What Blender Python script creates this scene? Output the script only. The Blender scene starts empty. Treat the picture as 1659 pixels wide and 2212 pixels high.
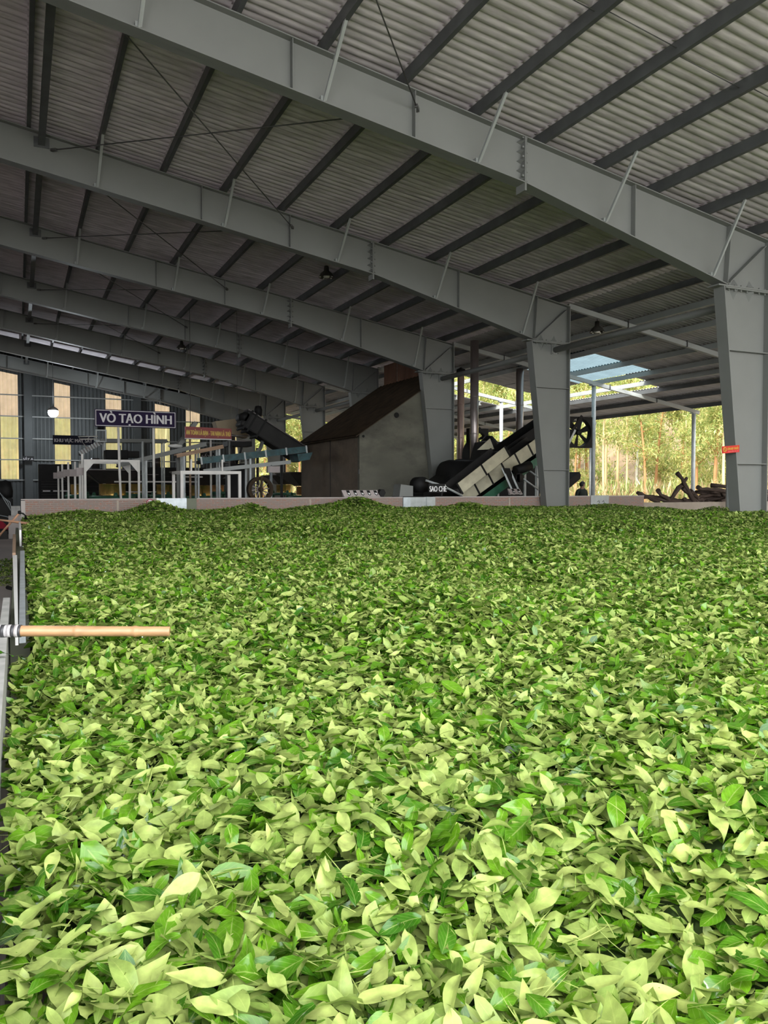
import bpy, bmesh, math, random
import numpy as np
from mathutils import Vector, Matrix

random.seed(7)
rng = np.random.default_rng(11)
SC = bpy.context.scene
COL = SC.collection
PI = math.pi
FRAME_Y = [10.9, 16.9, 22.9, 28.9, 34.9, 40.9, 46.9]
EYE = Vector((0.0, 0.0, 1.5))


# ------------------------------------------------------------------ materials
def new_mat(name):
    m = bpy.data.materials.new(name)
    m.use_nodes = True
    nt = m.node_tree
    b = nt.nodes['Principled BSDF']
    return m, nt, b


def lin(r, g, b):
    f = lambda c: c / 12.92 if c <= 0.04045 else ((c + 0.055) / 1.055) ** 2.4
    return (f(r / 255), f(g / 255), f(b / 255), 1)


def mat(name, col, rough=0.6, metal=0.0, var=0.12, scale=6.0, spec=0.5, bump=0.0, stretch=None, dark=None, dark_at=0.62):
    """Surface of one paint or metal with soft mottling and optional stains."""
    m, nt, b = new_mat(name)
    N, L = nt.nodes, nt.links
    b.inputs['Roughness'].default_value = rough
    b.inputs['Metallic'].default_value = metal
    b.inputs['Specular IOR Level'].default_value = spec
    tc = N.new('ShaderNodeTexCoord')
    mp = N.new('ShaderNodeMapping')
    if stretch:
        mp.inputs['Scale'].default_value = stretch
    L.new(tc.outputs['Object'], mp.inputs['Vector'])
    no = N.new('ShaderNodeTexNoise')
    no.inputs['Scale'].default_value = scale
    no.inputs['Detail'].default_value = 5
    L.new(mp.outputs['Vector'], no.inputs['Vector'])
    mr = N.new('ShaderNodeMapRange')
    mr.inputs['From Min'].default_value = 0.3
    mr.inputs['From Max'].default_value = 0.7
    mr.inputs['To Min'].default_value = 1 - var
    mr.inputs['To Max'].default_value = 1 + var
    L.new(no.outputs['Fac'], mr.inputs['Value'])
    mx = N.new('ShaderNodeVectorMath')
    mx.operation = 'SCALE'
    mx.inputs[0].default_value = col[:3]
    L.new(mr.outputs['Result'], mx.inputs['Scale'])
    out = mx.outputs['Vector']
    if dark:
        n2 = N.new('ShaderNodeTexNoise')
        n2.inputs['Scale'].default_value = scale * 0.45
        n2.inputs['Detail'].default_value = 8
        n2.inputs['Roughness'].default_value = 0.7
        L.new(mp.outputs['Vector'], n2.inputs['Vector'])
        r2 = N.new('ShaderNodeMapRange')
        r2.inputs['From Min'].default_value = dark_at - 0.12
        r2.inputs['From Max'].default_value = dark_at + 0.12
        L.new(n2.outputs['Fac'], r2.inputs['Value'])
        mm = N.new('ShaderNodeMix')
        mm.data_type = 'RGBA'
        L.new(r2.outputs['Result'], mm.inputs['Factor'])
        L.new(out, mm.inputs['A'])
        mm.inputs['B'].default_value = dark
        out = mm.outputs['Result']
    L.new(out, b.inputs['Base Color'])
    if bump:
        bp = N.new('ShaderNodeBump')
        bp.inputs['Strength'].default_value = bump
        bp.inputs['Distance'].default_value = 0.01
        L.new(no.outputs['Fac'], bp.inputs['Height'])
        L.new(bp.outputs['Normal'], b.inputs['Normal'])
    return m


def emit_mat(name, col, strength):
    m, nt, b = new_mat(name)
    b.inputs['Emission Color'].default_value = col
    b.inputs['Emission Strength'].default_value = strength
    b.inputs['Base Color'].default_value = (0.9, 0.9, 0.9, 1)
    return m


M = {}
M['steel'] = mat('grey_steel_paint', (0.205, 0.212, 0.202), 0.55, 0, 0.05, 1.3, 0.4)
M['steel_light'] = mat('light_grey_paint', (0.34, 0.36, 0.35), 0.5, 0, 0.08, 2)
M['purlin'] = mat('dark_purlin_steel', (0.085, 0.09, 0.092), 0.55, 0.0, 0.2, 3)
M['rod'] = mat('dark_rod_steel', (0.08, 0.08, 0.078), 0.6, 0, 0.2, 5)
M['sheet'] = mat('fibre_cement_sheet', (0.72, 0.665, 0.70), 0.9, 0, 0.22, 2.3, 0.1, 0.15, (0.35, 5, 5), (0.43, 0.395, 0.40, 1), 0.62)
M['sheet_metal'] = mat('corrugated_canopy_sheet', (0.42, 0.41, 0.40), 0.7, 0.0, 0.2, 2.0, 0.3, 0, (0.4, 4, 4), (0.22, 0.20, 0.185, 1), 0.66)
M['wall_sheet'] = mat('grey_wall_sheet', (0.055, 0.06, 0.06), 0.6, 0.0, 0.14, 1.5, 0.3)
M['concrete'] = mat('concrete_floor', (0.22, 0.20, 0.19), 0.85, 0, 0.2, 0.9, 0.3, 0.1)
M['yard'] = mat('pale_bounce_concrete', (0.55, 0.53, 0.50), 0.9, 0, 0.1, 0.5, 0.3)  # pale so the added slab throws daylight up under the roof
M['walkway'] = mat('pale_walkway_concrete', (0.46, 0.42, 0.40), 0.85, 0, 0.14, 0.7, 0.3, 0.1)  # floor concrete lightened for the well lit walkway; also coping and block
M['concrete_wall'] = mat('rough_concrete', (0.40, 0.34, 0.28), 0.9, 0, 0.16, 2.5, 0.2, 0.1)
M['concrete_grey'] = mat('grey_concrete', (0.42, 0.42, 0.40), 0.85, 0, 0.2, 9, 0.3, 0.2)
M['plaster'] = mat('sooty_plaster', (0.165, 0.162, 0.13), 0.85, 0, 0.18, 0.8, 0.2, 0.05, (1, 1, 1.6), (0.075, 0.073, 0.062, 1), 0.58)
M['plaster_warm'] = mat('brown_plaster', (0.20, 0.16, 0.12), 0.85, 0, 0.18, 0.9, 0.2, 0, (1, 1, 1.5), (0.11, 0.09, 0.075, 1), 0.6)
M['rust'] = mat('rusty_brown_sheet', (0.06, 0.042, 0.026), 0.8, 0, 0.3, 2.5, 0.2)
M['brown'] = mat('brown_cladding', (0.21, 0.115, 0.075), 0.7, 0, 0.3, 2.2, 0.3, 0, (1, 1, 0.2))
M['galv'] = mat('galvanised_steel', (0.42, 0.46, 0.48), 0.42, 0.5, 0.16, 9)
M['galv_dull'] = mat('dull_galvanised', (0.42, 0.45, 0.45), 0.5, 0.2, 0.13, 7)
M['white'] = mat('white_paint', (0.74, 0.72, 0.68), 0.5, 0, 0.07, 4)
M['white_metal'] = mat('white_sheet_metal', (0.80, 0.80, 0.78), 0.4, 0, 0.04, 3)
M['olive'] = mat('olive_post', (0.15, 0.165, 0.115), 0.7, 0, 0.15, 5)
M['cream'] = mat('cream_panel', (0.55, 0.52, 0.38), 0.6, 0, 0.18, 2.5, 0.4, 0, None, (0.34, 0.30, 0.2, 1), 0.66)
M['black'] = mat('black_steel', (0.008, 0.008, 0.008), 0.65, 0.0, 0.3, 4, 0.3)
M['soot'] = mat('sooty_iron', (0.018, 0.017, 0.016), 0.7, 0.1, 0.3, 3)
M['darksteel'] = mat('dark_steel_hopper', (0.075, 0.064, 0.062), 0.35, 0.4, 0.2, 3)
M['brass'] = mat('brass_drum', (0.86, 0.56, 0.17), 0.27, 0.9, 0.14, 4, 0.5, 0, (6, 6, 0.4))
M['copper'] = mat('copper_drum', (0.62, 0.30, 0.12), 0.4, 0.7, 0.2, 4)
M['green'] = mat('green_cast_iron', (0.03, 0.13, 0.075), 0.5, 0, 0.2, 5)
M['teal'] = mat('teal_paint', (0.01, 0.06, 0.068), 0.5, 0, 0.4, 6, 0.4, 0, None, (0.08, 0.14, 0.12, 1), 0.66)
M['pinkgrey'] = mat('pinkish_grey_block', (0.42, 0.37, 0.36), 0.7, 0, 0.1, 5)
M['wood'] = mat('weathered_timber', (0.40, 0.27, 0.18), 0.75, 0, 0.25, 4, 0.3, 0.1, (0.3, 4, 4))
M['bamboo'] = mat('bamboo_cane', (0.50, 0.29, 0.15), 0.32, 0, 0.2, 5, 0.5, 0, (0.3, 6, 6))
M['cane_pink'] = mat('reddish_cane', (0.50, 0.28, 0.17), 0.5, 0, 0.2, 5, 0.4, 0, (0.3, 6, 6))
M['log'] = mat('dark_firewood', (0.075, 0.055, 0.045), 0.9, 0, 0.4, 6, 0.1, 0.3, (0.5, 5, 5))
M['purple'] = mat('purple_sign_board', (0.014, 0.006, 0.036), 0.6, 0, 0.1, 3, 0.15)
M['navy'] = mat('navy_sign_board', (0.008, 0.008, 0.02), 0.6, 0, 0.1, 3, 0.15)
M['letter'] = mat('sign_letters_grey', (0.62, 0.60, 0.62), 0.5, 0, 0.04, 3)
M['letter_white'] = mat('sign_letters_white', (0.8, 0.8, 0.8), 0.5, 0, 0.03, 3)
M['letter_dim'] = mat('sign_letters_faded', (0.42, 0.40, 0.42), 0.6, 0, 0.1, 3)
M['red_board'] = mat('red_sign_board', (0.24, 0.014, 0.010), 0.5, 0, 0.1, 3)
M['yellow'] = mat('yellow_letters', (0.66, 0.42, 0.06), 0.5, 0, 0.06, 3)
M['red'] = mat('bright_red', (0.60, 0.02, 0.012), 0.5, 0, 0.06, 3)
M['red_cloth'] = mat('red_cloth', (0.30, 0.012, 0.03), 0.85, 0, 0.2, 8)
M['pink_text'] = mat('pink_letters', (0.85, 0.22, 0.25), 0.5, 0, 0.05, 3)
M['magenta'] = mat('magenta_ring', (0.42, 0.04, 0.09), 0.5, 0, 0.1, 3)
M['tape_white'] = mat('white_plastic_wrap', (0.52, 0.50, 0.51), 0.35, 0, 0.2, 30)
M['tape_black'] = mat('black_tape', (0.06, 0.06, 0.065), 0.4, 0, 0.3, 30)
M['shirt'] = mat('dark_green_shirt', (0.012, 0.020, 0.016), 0.85, 0, 0.2, 8)
M['trouser'] = mat('dark_trousers', (0.02, 0.02, 0.025), 0.85, 0, 0.2, 8)
M['skin'] = mat('skin', (0.26, 0.14, 0.09), 0.55, 0, 0.08, 8)
M['hair'] = mat('black_hair', (0.012, 0.010, 0.010), 0.6, 0, 0.2, 30)
M['trunk'] = mat('pale_tan_bark', (0.62, 0.46, 0.26), 0.85, 0, 0.25, 5, 0.2, 0, (1, 1, 0.2))
M['trunk_orange'] = mat('orange_bark', (0.50, 0.26, 0.12), 0.85, 0, 0.25, 5, 0.2, 0, (1, 1, 0.2))
M['trunk_white'] = mat('white_bark', (0.66, 0.62, 0.56), 0.85, 0, 0.15, 5, 0.2)
M['soil'] = mat('leaf_litter_soil', (0.20, 0.145, 0.09), 0.95, 0, 0.35, 0.8, 0.1)
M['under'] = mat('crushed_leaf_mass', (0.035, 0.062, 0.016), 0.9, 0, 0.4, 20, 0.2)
M['lamp_shade'] = mat('lamp_reflector', (0.10, 0.095, 0.085), 0.3, 0.6, 0.1, 4)
M['lamp_glass'] = mat('lamp_refractor', (0.75, 0.75, 0.72), 0.25, 0, 0.04, 4)
M['lamp_lit'] = emit_mat('lit_lamp_disc', (0.86, 0.94, 1.0, 1), 60)
M['pipe'] = mat('flue_pipe_steel', (0.34, 0.30, 0.29), 0.33, 0.75, 0.25, 2.5, 0.5, 0, (1, 1, 0.5))
M['pipe_pink'] = mat('flue_pipe_pinkish', (0.52, 0.38, 0.33), 0.4, 0.5, 0.22, 2.5, 0.5, 0, (1, 1, 0.5))  # pinkish tint with random mottling over the whole pipe
M['paper'] = mat('kraft_board', (0.42, 0.34, 0.23), 0.8, 0, 0.1, 2)


def brick_mat():
    m, nt, b = new_mat('weathered_red_brick')
    N, L = nt.nodes, nt.links
    tc = N.new('ShaderNodeTexCoord')
    sx = N.new('ShaderNodeSeparateXYZ')
    L.new(tc.outputs['Object'], sx.inputs[0])
    ad = N.new('ShaderNodeMath')
    L.new(sx.outputs['X'], ad.inputs[0])
    L.new(sx.outputs['Y'], ad.inputs[1])
    cx = N.new('ShaderNodeCombineXYZ')
    L.new(ad.outputs[0], cx.inputs['X'])
    L.new(sx.outputs['Z'], cx.inputs['Y'])
    br = N.new('ShaderNodeTexBrick')
    br.inputs['Scale'].default_value = 1.0
    br.inputs['Brick Width'].default_value = 0.13
    br.inputs['Row Height'].default_value = 0.042
    br.inputs['Mortar Size'].default_value = 0.008
    br.inputs['Bias'].default_value = -0.1
    br.inputs['Color1'].default_value = (0.36, 0.17, 0.12, 1)
    br.inputs['Color2'].default_value = (0.26, 0.19, 0.165, 1)
    br.inputs['Mortar'].default_value = (0.34, 0.29, 0.26, 1)
    L.new(cx.outputs[0], br.inputs['Vector'])
    no = N.new('ShaderNodeTexNoise')
    no.inputs['Scale'].default_value = 13
    no.inputs['Detail'].default_value = 7
    L.new(tc.outputs['Object'], no.inputs['Vector'])
    r = N.new('ShaderNodeMapRange')
    r.inputs['From Min'].default_value = 0.37
    r.inputs['From Max'].default_value = 0.62
    r.inputs['To Max'].default_value = 0.85
    L.new(no.outputs['Fac'], r.inputs['Value'])
    mx = N.new('ShaderNodeMix')
    mx.data_type = 'RGBA'
    L.new(r.outputs[0], mx.inputs['Factor'])
    L.new(br.outputs['Color'], mx.inputs['A'])
    mx.inputs['B'].default_value = (0.27, 0.225, 0.20, 1)
    L.new(mx.outputs['Result'], b.inputs['Base Color'])
    b.inputs['Roughness'].default_value = 0.9
    bp = N.new('ShaderNodeBump')
    bp.inputs['Strength'].default_value = 0.5
    bp.inputs['Distance'].default_value = 0.01
    L.new(br.outputs['Fac'], bp.inputs['Height'])
    bp.invert = True
    L.new(bp.outputs['Normal'], b.inputs['Normal'])
    return m


M['brick'] = brick_mat()


def leaf_mat(name, dark_lo, dark_hi, pale_lo, pale_hi, trans=0.25, veins=True):
    """Leaf blades: the vertex colour holds (along, across, tone, random)."""
    m, nt, b = new_mat(name)
    N, L = nt.nodes, nt.links
    at = N.new('ShaderNodeAttribute')
    at.attribute_name = 'leaf'
    sp = N.new('ShaderNodeSeparateColor')
    L.new(at.outputs['Color'], sp.inputs[0])

    def mixc(fac, a, c):
        n = N.new('ShaderNodeMix')
        n.data_type = 'RGBA'
        L.new(fac, n.inputs['Factor'])
        for s, v in (('A', a), ('B', c)):
            if hasattr(v, 'is_output'):
                L.new(v, n.inputs[s])
            else:
                n.inputs[s].default_value = v
        return n.outputs['Result']

    def mr(v, a, c, d=0.0, e=1.0):
        n = N.new('ShaderNodeMapRange')
        n.inputs['From Min'].default_value = a
        n.inputs['From Max'].default_value = c
        n.inputs['To Min'].default_value = d
        n.inputs['To Max'].default_value = e
        L.new(v, n.inputs['Value'])
        return n.outputs['Result']

    rnd = at.outputs['Alpha']
    dk = mixc(rnd, dark_lo, dark_hi)
    pl = mixc(rnd, pale_lo, pale_hi)
    tone = mr(sp.outputs['Blue'], 0.42, 0.58)
    col = mixc(tone, dk, pl)
    if veins:
        a1 = N.new('ShaderNodeMath')
        a1.operation = 'SUBTRACT'
        L.new(sp.outputs['Green'], a1.inputs[0])
        a1.inputs[1].default_value = 0.5
        a2 = N.new('ShaderNodeMath')
        a2.operation = 'ABSOLUTE'
        L.new(a1.outputs[0], a2.inputs[0])
        mid = mr(a2.outputs[0], 0.012, 0.04, 1.0, 0.0)
        # side veins slanting from the midrib
        s1 = N.new('ShaderNodeMath')
        s1.operation = 'MULTIPLY_ADD'
        L.new(sp.outputs['Red'], s1.inputs[0])
        s1.inputs[1].default_value = 44.0
        s2 = N.new('ShaderNodeMath')
        s2.operation = 'MULTIPLY'
        L.new(a2.outputs[0], s2.inputs[0])
        s2.inputs[1].default_value = -26.0
        L.new(s2.outputs[0], s1.inputs[2])
        s3 = N.new('ShaderNodeMath')
        s3.operation = 'SINE'
        L.new(s1.outputs[0], s3.inputs[0])
        side = mr(s3.outputs[0], 0.80, 1.0, 0.0, 0.13)
        mxx = N.new('ShaderNodeMath')
        mxx.operation = 'MAXIMUM'
        mm = N.new('ShaderNodeMath')
        mm.operation = 'MULTIPLY'
        L.new(mid, mm.inputs[0])
        mm.inputs[1].default_value = 0.42
        L.new(mm.outputs[0], mxx.inputs[0])
        L.new(side, mxx.inputs[1])
        col = mixc(mxx.outputs[0], col, pale_hi)
    gp = N.new('ShaderNodeNewGeometry')
    nz = N.new('ShaderNodeTexNoise')
    nz.inputs['Scale'].default_value = 55 if veins else 3
    nz.inputs['Detail'].default_value = 3
    L.new(gp.outputs['Position'], nz.inputs['Vector'])
    mo = N.new('ShaderNodeVectorMath')
    mo.operation = 'SCALE'
    L.new(col, mo.inputs[0])
    L.new(mr(nz.outputs['Fac'], 0.25, 0.75, 0.74, 1.22), mo.inputs['Scale'])
    col = mo.outputs['Vector']
    L.new(col, b.inputs['Base Color'])
    L.new(mr(tone, 0, 1, 0.2, 0.38), b.inputs['Roughness'])
    L.new(mr(tone, 0, 1, 0.6, 0.35), b.inputs['Specular IOR Level'])
    tr = N.new('ShaderNodeBsdfTranslucent')
    L.new(col, tr.inputs['Color'])
    ms = N.new('ShaderNodeMixShader')
    ms.inputs[0].default_value = trans
    L.new(b.outputs[0], ms.inputs[1])
    L.new(tr.outputs[0], ms.inputs[2])
    L.new(ms.outputs[0], N['Material Output'].inputs['Surface'])
    return m


M['tea'] = leaf_mat('fresh_tea_leaf', (0.028, 0.125, 0.006, 1), (0.15, 0.34, 0.014, 1), (0.23, 0.34, 0.07, 1), (0.47, 0.56, 0.165, 1), 0.2)
M['tree_leaf'] = leaf_mat('tree_foliage', (0.26, 0.38, 0.11, 1), (0.44, 0.50, 0.17, 1), (0.56, 0.56, 0.20, 1), (0.72, 0.66, 0.30, 1), 0.45, False)
M['dry_leaf'] = leaf_mat('dry_undergrowth', (0.30, 0.40, 0.12, 1), (0.42, 0.48, 0.18, 1), (0.52, 0.36, 0.18, 1), (0.66, 0.52, 0.30, 1), 0.35, False)


def panel_mat(name, col, clear):
    """Translucent plastic sheet: scatters daylight, lets a little of the view through."""
    m, nt, b = new_mat(name)
    N, L = nt.nodes, nt.links
    tc = N.new('ShaderNodeTexCoord')
    no = N.new('ShaderNodeTexNoise')
    no.inputs['Scale'].default_value = 2.2
    no.inputs['Detail'].default_value = 6
    L.new(tc.outputs['Object'], no.inputs['Vector'])
    cr = N.new('ShaderNodeMix')
    cr.data_type = 'RGBA'
    L.new(no.outputs['Fac'], cr.inputs['Factor'])
    cr.inputs['A'].default_value = tuple(c * 0.7 for c in col[:3]) + (1,)
    cr.inputs['B'].default_value = tuple(min(1, c * 1.2) for c in col[:3]) + (1,)
    tl = N.new('ShaderNodeBsdfTranslucent')
    L.new(cr.outputs['Result'], tl.inputs['Color'])
    tp = N.new('ShaderNodeBsdfTransparent')
    L.new(cr.outputs['Result'], tp.inputs['Color'])
    ms = N.new('ShaderNodeMixShader')
    ms.inputs[0].default_value = clear
    L.new(tl.outputs[0], ms.inputs[1])
    L.new(tp.outputs[0], ms.inputs[2])
    L.new(ms.outputs[0], N['Material Output'].inputs['Surface'])
    return m


M['pane_brown'] = panel_mat('brown_translucent_sheet', (0.70, 0.55, 0.42), 0.12)
M['pane_yellow'] = panel_mat('yellow_translucent_sheet', (0.92, 0.80, 0.48), 0.45)
M['pane_clear'] = panel_mat('clear_roof_sheet', (0.13, 0.18, 0.20), 0.08)


# ------------------------------------------------------------------ geometry helpers
class MB:
    def __init__(self):
        self.v, self.f, self.s = [], [], []

    def add(self, verts, faces, smooth=False):
        o = len(self.v)
        self.v += [tuple(p) for p in verts]
        self.f += [tuple(i + o for i in f) for f in faces]
        self.s += [smooth] * len(faces)
        return self

    def box(self, x0, y0, z0, x1, y1, z1):
        vs = [(x0, y0, z0), (x1, y0, z0), (x1, y1, z0), (x0, y1, z0), (x0, y0, z1), (x1, y0, z1), (x1, y1, z1), (x0, y1, z1)]
        return self.add(vs, [(0, 3, 2, 1), (4, 5, 6, 7), (0, 1, 5, 4), (1, 2, 6, 5), (2, 3, 7, 6), (3, 0, 4, 7)])

    def bar(self, p, q, w, h, up=(0, 0, 1)):
        """Rectangular bar from p to q, w across, h along 'up'."""
        p, q, up = Vector(p), Vector(q), Vector(up)
        d = (q - p).normalized()
        s = d.cross(up)
        if s.length < 1e-5:
            s = d.cross(Vector((0, 1, 0)))
        s.normalize()
        u = s.cross(d).normalized()
        s, u = s * w / 2, u * h / 2
        vs = [p - s - u, p + s - u, p + s + u, p - s + u, q - s - u, q + s - u, q + s + u, q - s + u]
        return self.add(vs, [(0, 3, 2, 1), (4, 5, 6, 7), (0, 1, 5, 4), (1, 2, 6, 5), (2, 3, 7, 6), (3, 0, 4, 7)])

    def prism(self, poly, a, b, axis='Y'):
        """Polygon in XZ (axis Y), XY (axis Z) or YZ (axis X) swept from a to b."""
        n = len(poly)
        put = {'Y': lambda p, t: (p[0], t, p[1]), 'Z': lambda p, t: (p[0], p[1], t), 'X': lambda p, t: (t, p[0], p[1])}[axis]
        vs = [put(p, a) for p in poly] + [put(p, b) for p in poly]
        fs = [tuple(range(n)), tuple(range(2 * n - 1, n - 1, -1))]
        fs += [(i, i + n, (i + 1) % n + n, (i + 1) % n) for i in range(n)]
        return self.add(vs, fs)

    def tube(self, pts, r, n=8, caps=True, smooth=True):
        pts = [Vector(p) for p in pts]
        rs = r if isinstance(r, (list, tuple)) else [r] * len(pts)
        vs, fs = [], []
        ref = Vector((0.3, 0.2, 0.9)).normalized()
        for i, p in enumerate(pts):
            d = (pts[min(i + 1, len(pts) - 1)] - pts[max(i - 1, 0)]).normalized()
            s = d.cross(ref)
            if s.length < 1e-3:
                s = d.cross(Vector((1, 0, 0)))
            s.normalize()
            u = s.cross(d)
            for k in range(n):
                a = 2 * PI * k / n
                vs.append(p + (s * math.cos(a) + u * math.sin(a)) * rs[i])
        for i in range(len(pts) - 1):
            for k in range(n):
                fs.append((i * n + k, i * n + (k + 1) % n, (i + 1) * n + (k + 1) % n, (i + 1) * n + k))
        self.add(vs, fs, smooth)
        if caps:
            o = len(self.v) - len(vs)
            self.f.append(tuple(o + k for k in range(n - 1, -1, -1)))
            self.f.append(tuple(o + (len(pts) - 1) * n + k for k in range(n)))
            self.s += [False, False]
        return self

    def lathe(self, prof, c=(0, 0, 0), n=24, axis='Z', smooth=True, caps=False):
        """Profile of (radius, height) turned about an axis through c."""
        vs, fs = [], []
        for (r, h) in prof:
            for k in range(n):
                a = 2 * PI * k / n
                x, y = r * math.cos(a), r * math.sin(a)
                p = {'Z': (x, y, h), 'Y': (x, h, y), 'X': (h, x, y)}[axis]
                vs.append((p[0] + c[0], p[1] + c[1], p[2] + c[2]))
        for i in range(len(prof) - 1):
            for k in range(n):
                fs.append((i * n + k, i * n + (k + 1) % n, (i + 1) * n + (k + 1) % n, (i + 1) * n + k))
        self.add(vs, fs, smooth)
        if caps:
            o = len(self.v) - len(vs)
            self.f.append(tuple(o + k for k in range(n - 1, -1, -1)))
            self.f.append(tuple(o + (len(prof) - 1) * n + k for k in range(n)))
            self.s += [False, False]
        return self

    def build(self, name, m, parent=None, bevel=0.0):
        me = bpy.data.meshes.new(name)
        org = Vector((0, 0, 0))
        if parent is not None:
            q = parent
            while q is not None:
                org += q.location
                q = q.parent
        me.from_pydata([tuple(Vector(p) - org) for p in self.v], [], self.f)
        me.polygons.foreach_set('use_smooth', self.s)
        me.materials.append(M[m] if isinstance(m, str) else m)
        me.update()
        bm = bmesh.new()
        bm.from_mesh(me)
        bmesh.ops.recalc_face_normals(bm, faces=bm.faces)
        bm.to_mesh(me)
        bm.free()
        o = bpy.data.objects.new(name, me)
        COL.objects.link(o)
        if parent is not None:
            o.parent = parent
        if bevel:
            b = o.modifiers.new('bevel', 'BEVEL')
            b.width = bevel
            b.segments = 2
            b.limit_method = 'ANGLE'
        return o


def tag(o, label=None, cat=None, group=None, kind=None):
    for k, v in (('label', label), ('category', cat), ('group', group), ('kind', kind)):
        if v:
            o[k] = v
    return o


def thing(name, loc, label, cat, group=None):
    o = bpy.data.objects.new(name, None)
    o.empty_display_size = 0.2
    o.location = loc
    COL.objects.link(o)
    return tag(o, label, cat, group)


def copy_tree(o, parent=None):
    c = o.copy()
    COL.objects.link(c)
    if parent is not None:
        c.parent = parent
    for ch in list(o.children):
        copy_tree(ch, c)
    return c


def struct(name, mb, m, label=None, parent=None):
    o = mb.build(name, m, parent)
    if parent is None:
        tag(o, label, 'building', None, 'structure')
    return o


def text_verts(body, width, height, bold=0.012):
    """Flat lettering in the XZ plane (facing -Y), scaled to width x height, centred on the origin."""
    cu = bpy.data.curves.new('lettering', 'FONT')
    cu.body = body
    cu.size = 1.0
    cu.fill_mode = 'FRONT'
    cu.resolution_u = 3
    ob = bpy.data.objects.new('lettering', cu)
    COL.objects.link(ob)
    dg = bpy.context.evaluated_depsgraph_get()
    dg.update()
    me = bpy.data.meshes.new_from_object(ob.evaluated_get(dg))
    vs = np.array([v.co[:] for v in me.vertices])
    fs = [tuple(p.vertices) for p in me.polygons]
    bpy.data.objects.remove(ob)
    bpy.data.curves.remove(cu)
    bpy.data.meshes.remove(me)
    lo, hi = vs.min(0), vs.max(0)
    x = (vs[:, 0] - (lo[0] + hi[0]) / 2) * width / (hi[0] - lo[0])
    z = (vs[:, 1] - (lo[1] + hi[1]) / 2) * height / (hi[1] - lo[1])
    return x, z, fs


def lettering(name, body, c, width, height, m, parent, bold=0.02, slope=0.0):
    x, z, fs = text_verts(body, width, height, bold)
    mb = MB()
    for k, dx in enumerate((-bold, -bold / 2, 0.0, bold / 2, bold) if bold else (0.0,)):
        mb.add([(c[0] + a + dx * height, c[1] - 0.0006 * k, c[2] + b + slope * a) for a, b in zip(x, z)], fs)
    return mb.build(name, m, parent)


def rail_frame(mb, x0, x1, z0, z1, y, w, d):
    mb.box(x0, y - d, z0, x1, y, z0 + w).box(x0, y - d, z1 - w, x1, y, z1)
    mb.box(x0, y - d, z0 + w, x0 + w, y, z1 - w).box(x1 - w, y - d, z0 + w, x1, y, z1 - w)
    return mb


def np_mesh(name, V, F, m, attr=None, smooth=True):
    """Mesh from numpy arrays: V (n,3), F (k,4) quads; attr (n,4) vertex colours."""
    me = bpy.data.meshes.new(name)
    n, k = len(V), len(F)
    me.vertices.add(n)
    me.vertices.foreach_set('co', V.astype(np.float32).ravel())
    me.loops.add(4 * k)
    me.loops.foreach_set('vertex_index', F.astype(np.int32).ravel())
    me.polygons.add(k)
    me.polygons.foreach_set('loop_start', np.arange(0, 4 * k, 4, dtype=np.int32))
    me.polygons.foreach_set('use_smooth', np.full(k, smooth))
    if attr is not None:
        a = me.attributes.new('leaf', 'FLOAT_COLOR', 'POINT')
        a.data.foreach_set('color', attr.astype(np.float32).ravel())
    me.materials.append(m)
    me.update(calc_edges=True)
    return me


# ------------------------------------------------------------------ the hall's roof line
def top_z(x):
    """Upper face of the rafters."""
    return 8.355 - 0.172 * x


RIDGE_X = -7.0
PURLIN_X = [-5.95, -4.7, -3.45, -2.21, -0.97, 0.28, 1.54, 2.79, 4.03, 5.29, 6.54, 7.77, 8.99, 10.18, 11.37, 12.60]
ROOF_Y0, ROOF_Y1 = -1.6, 47.6


def corrugated(x0, x1, zf, y0, y1, lam, amp, lap=0.02, per=10, xs=2, cut=None):
    """A row of corrugated sheets, ridges running down the slope (along X)."""
    n = int(round((y1 - y0) / lam * per))
    ys = np.linspace(y0, y1, n + 1)
    prof = amp * (1 - np.abs(np.sin(PI * ys / lam)) ** 0.5)
    V, F = [], []
    for i in range(xs):
        t = i / (xs - 1)
        x = x0 + (x1 - x0) * t
        V.append(np.stack([np.full_like(ys, x), ys, zf(x) + prof + lap * t], 1))
    V = np.concatenate(V)
    for i in range(xs - 1):
        a = np.arange(n) + i * (n + 1)
        F.append(np.stack([a, a + n + 1, a + n + 2, a + 1], 1))
    return V, np.concatenate(F)


def join_parts(parts):
    V, F, o = [], [], 0
    for v, f in parts:
        V.append(v)
        F.append(f + o)
        o += len(v)
    return np.concatenate(V), np.concatenate(F)


def build_roof():
    under = lambda x: top_z(x) + 0.185
    parts = []
    edges = [RIDGE_X + 0.1] + PURLIN_X[1:] + [13.15]
    for a, b in zip(edges[:-1], edges[1:]):
        parts.append(corrugated(a - 0.06, b + 0.12, under, ROOF_Y0, ROOF_Y1, 0.177, 0.036, 0.03))
    V, F = join_parts(parts)
    o = bpy.data.objects.new('ceiling', np_mesh('ceiling', V, F, M['sheet']))
    COL.objects.link(o)
    tag(o, 'corrugated fibre cement roof sheets over the tea hall', 'roof', None, 'structure')
    # opposite slope beyond the ridge
    mb = MB()
    zr = under(RIDGE_X) + 0.03
    mb.prism([(RIDGE_X, zr), (-26.5, zr - 0.172 * 19.5), (-26.5, zr - 0.172 * 19.5 + 0.03), (RIDGE_X, zr + 0.03)], ROOF_Y0, ROOF_Y1)
    struct('ceiling_beyond_ridge', mb, 'sheet', 'opposite roof slope beyond the ridge')


build_roof()

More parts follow.
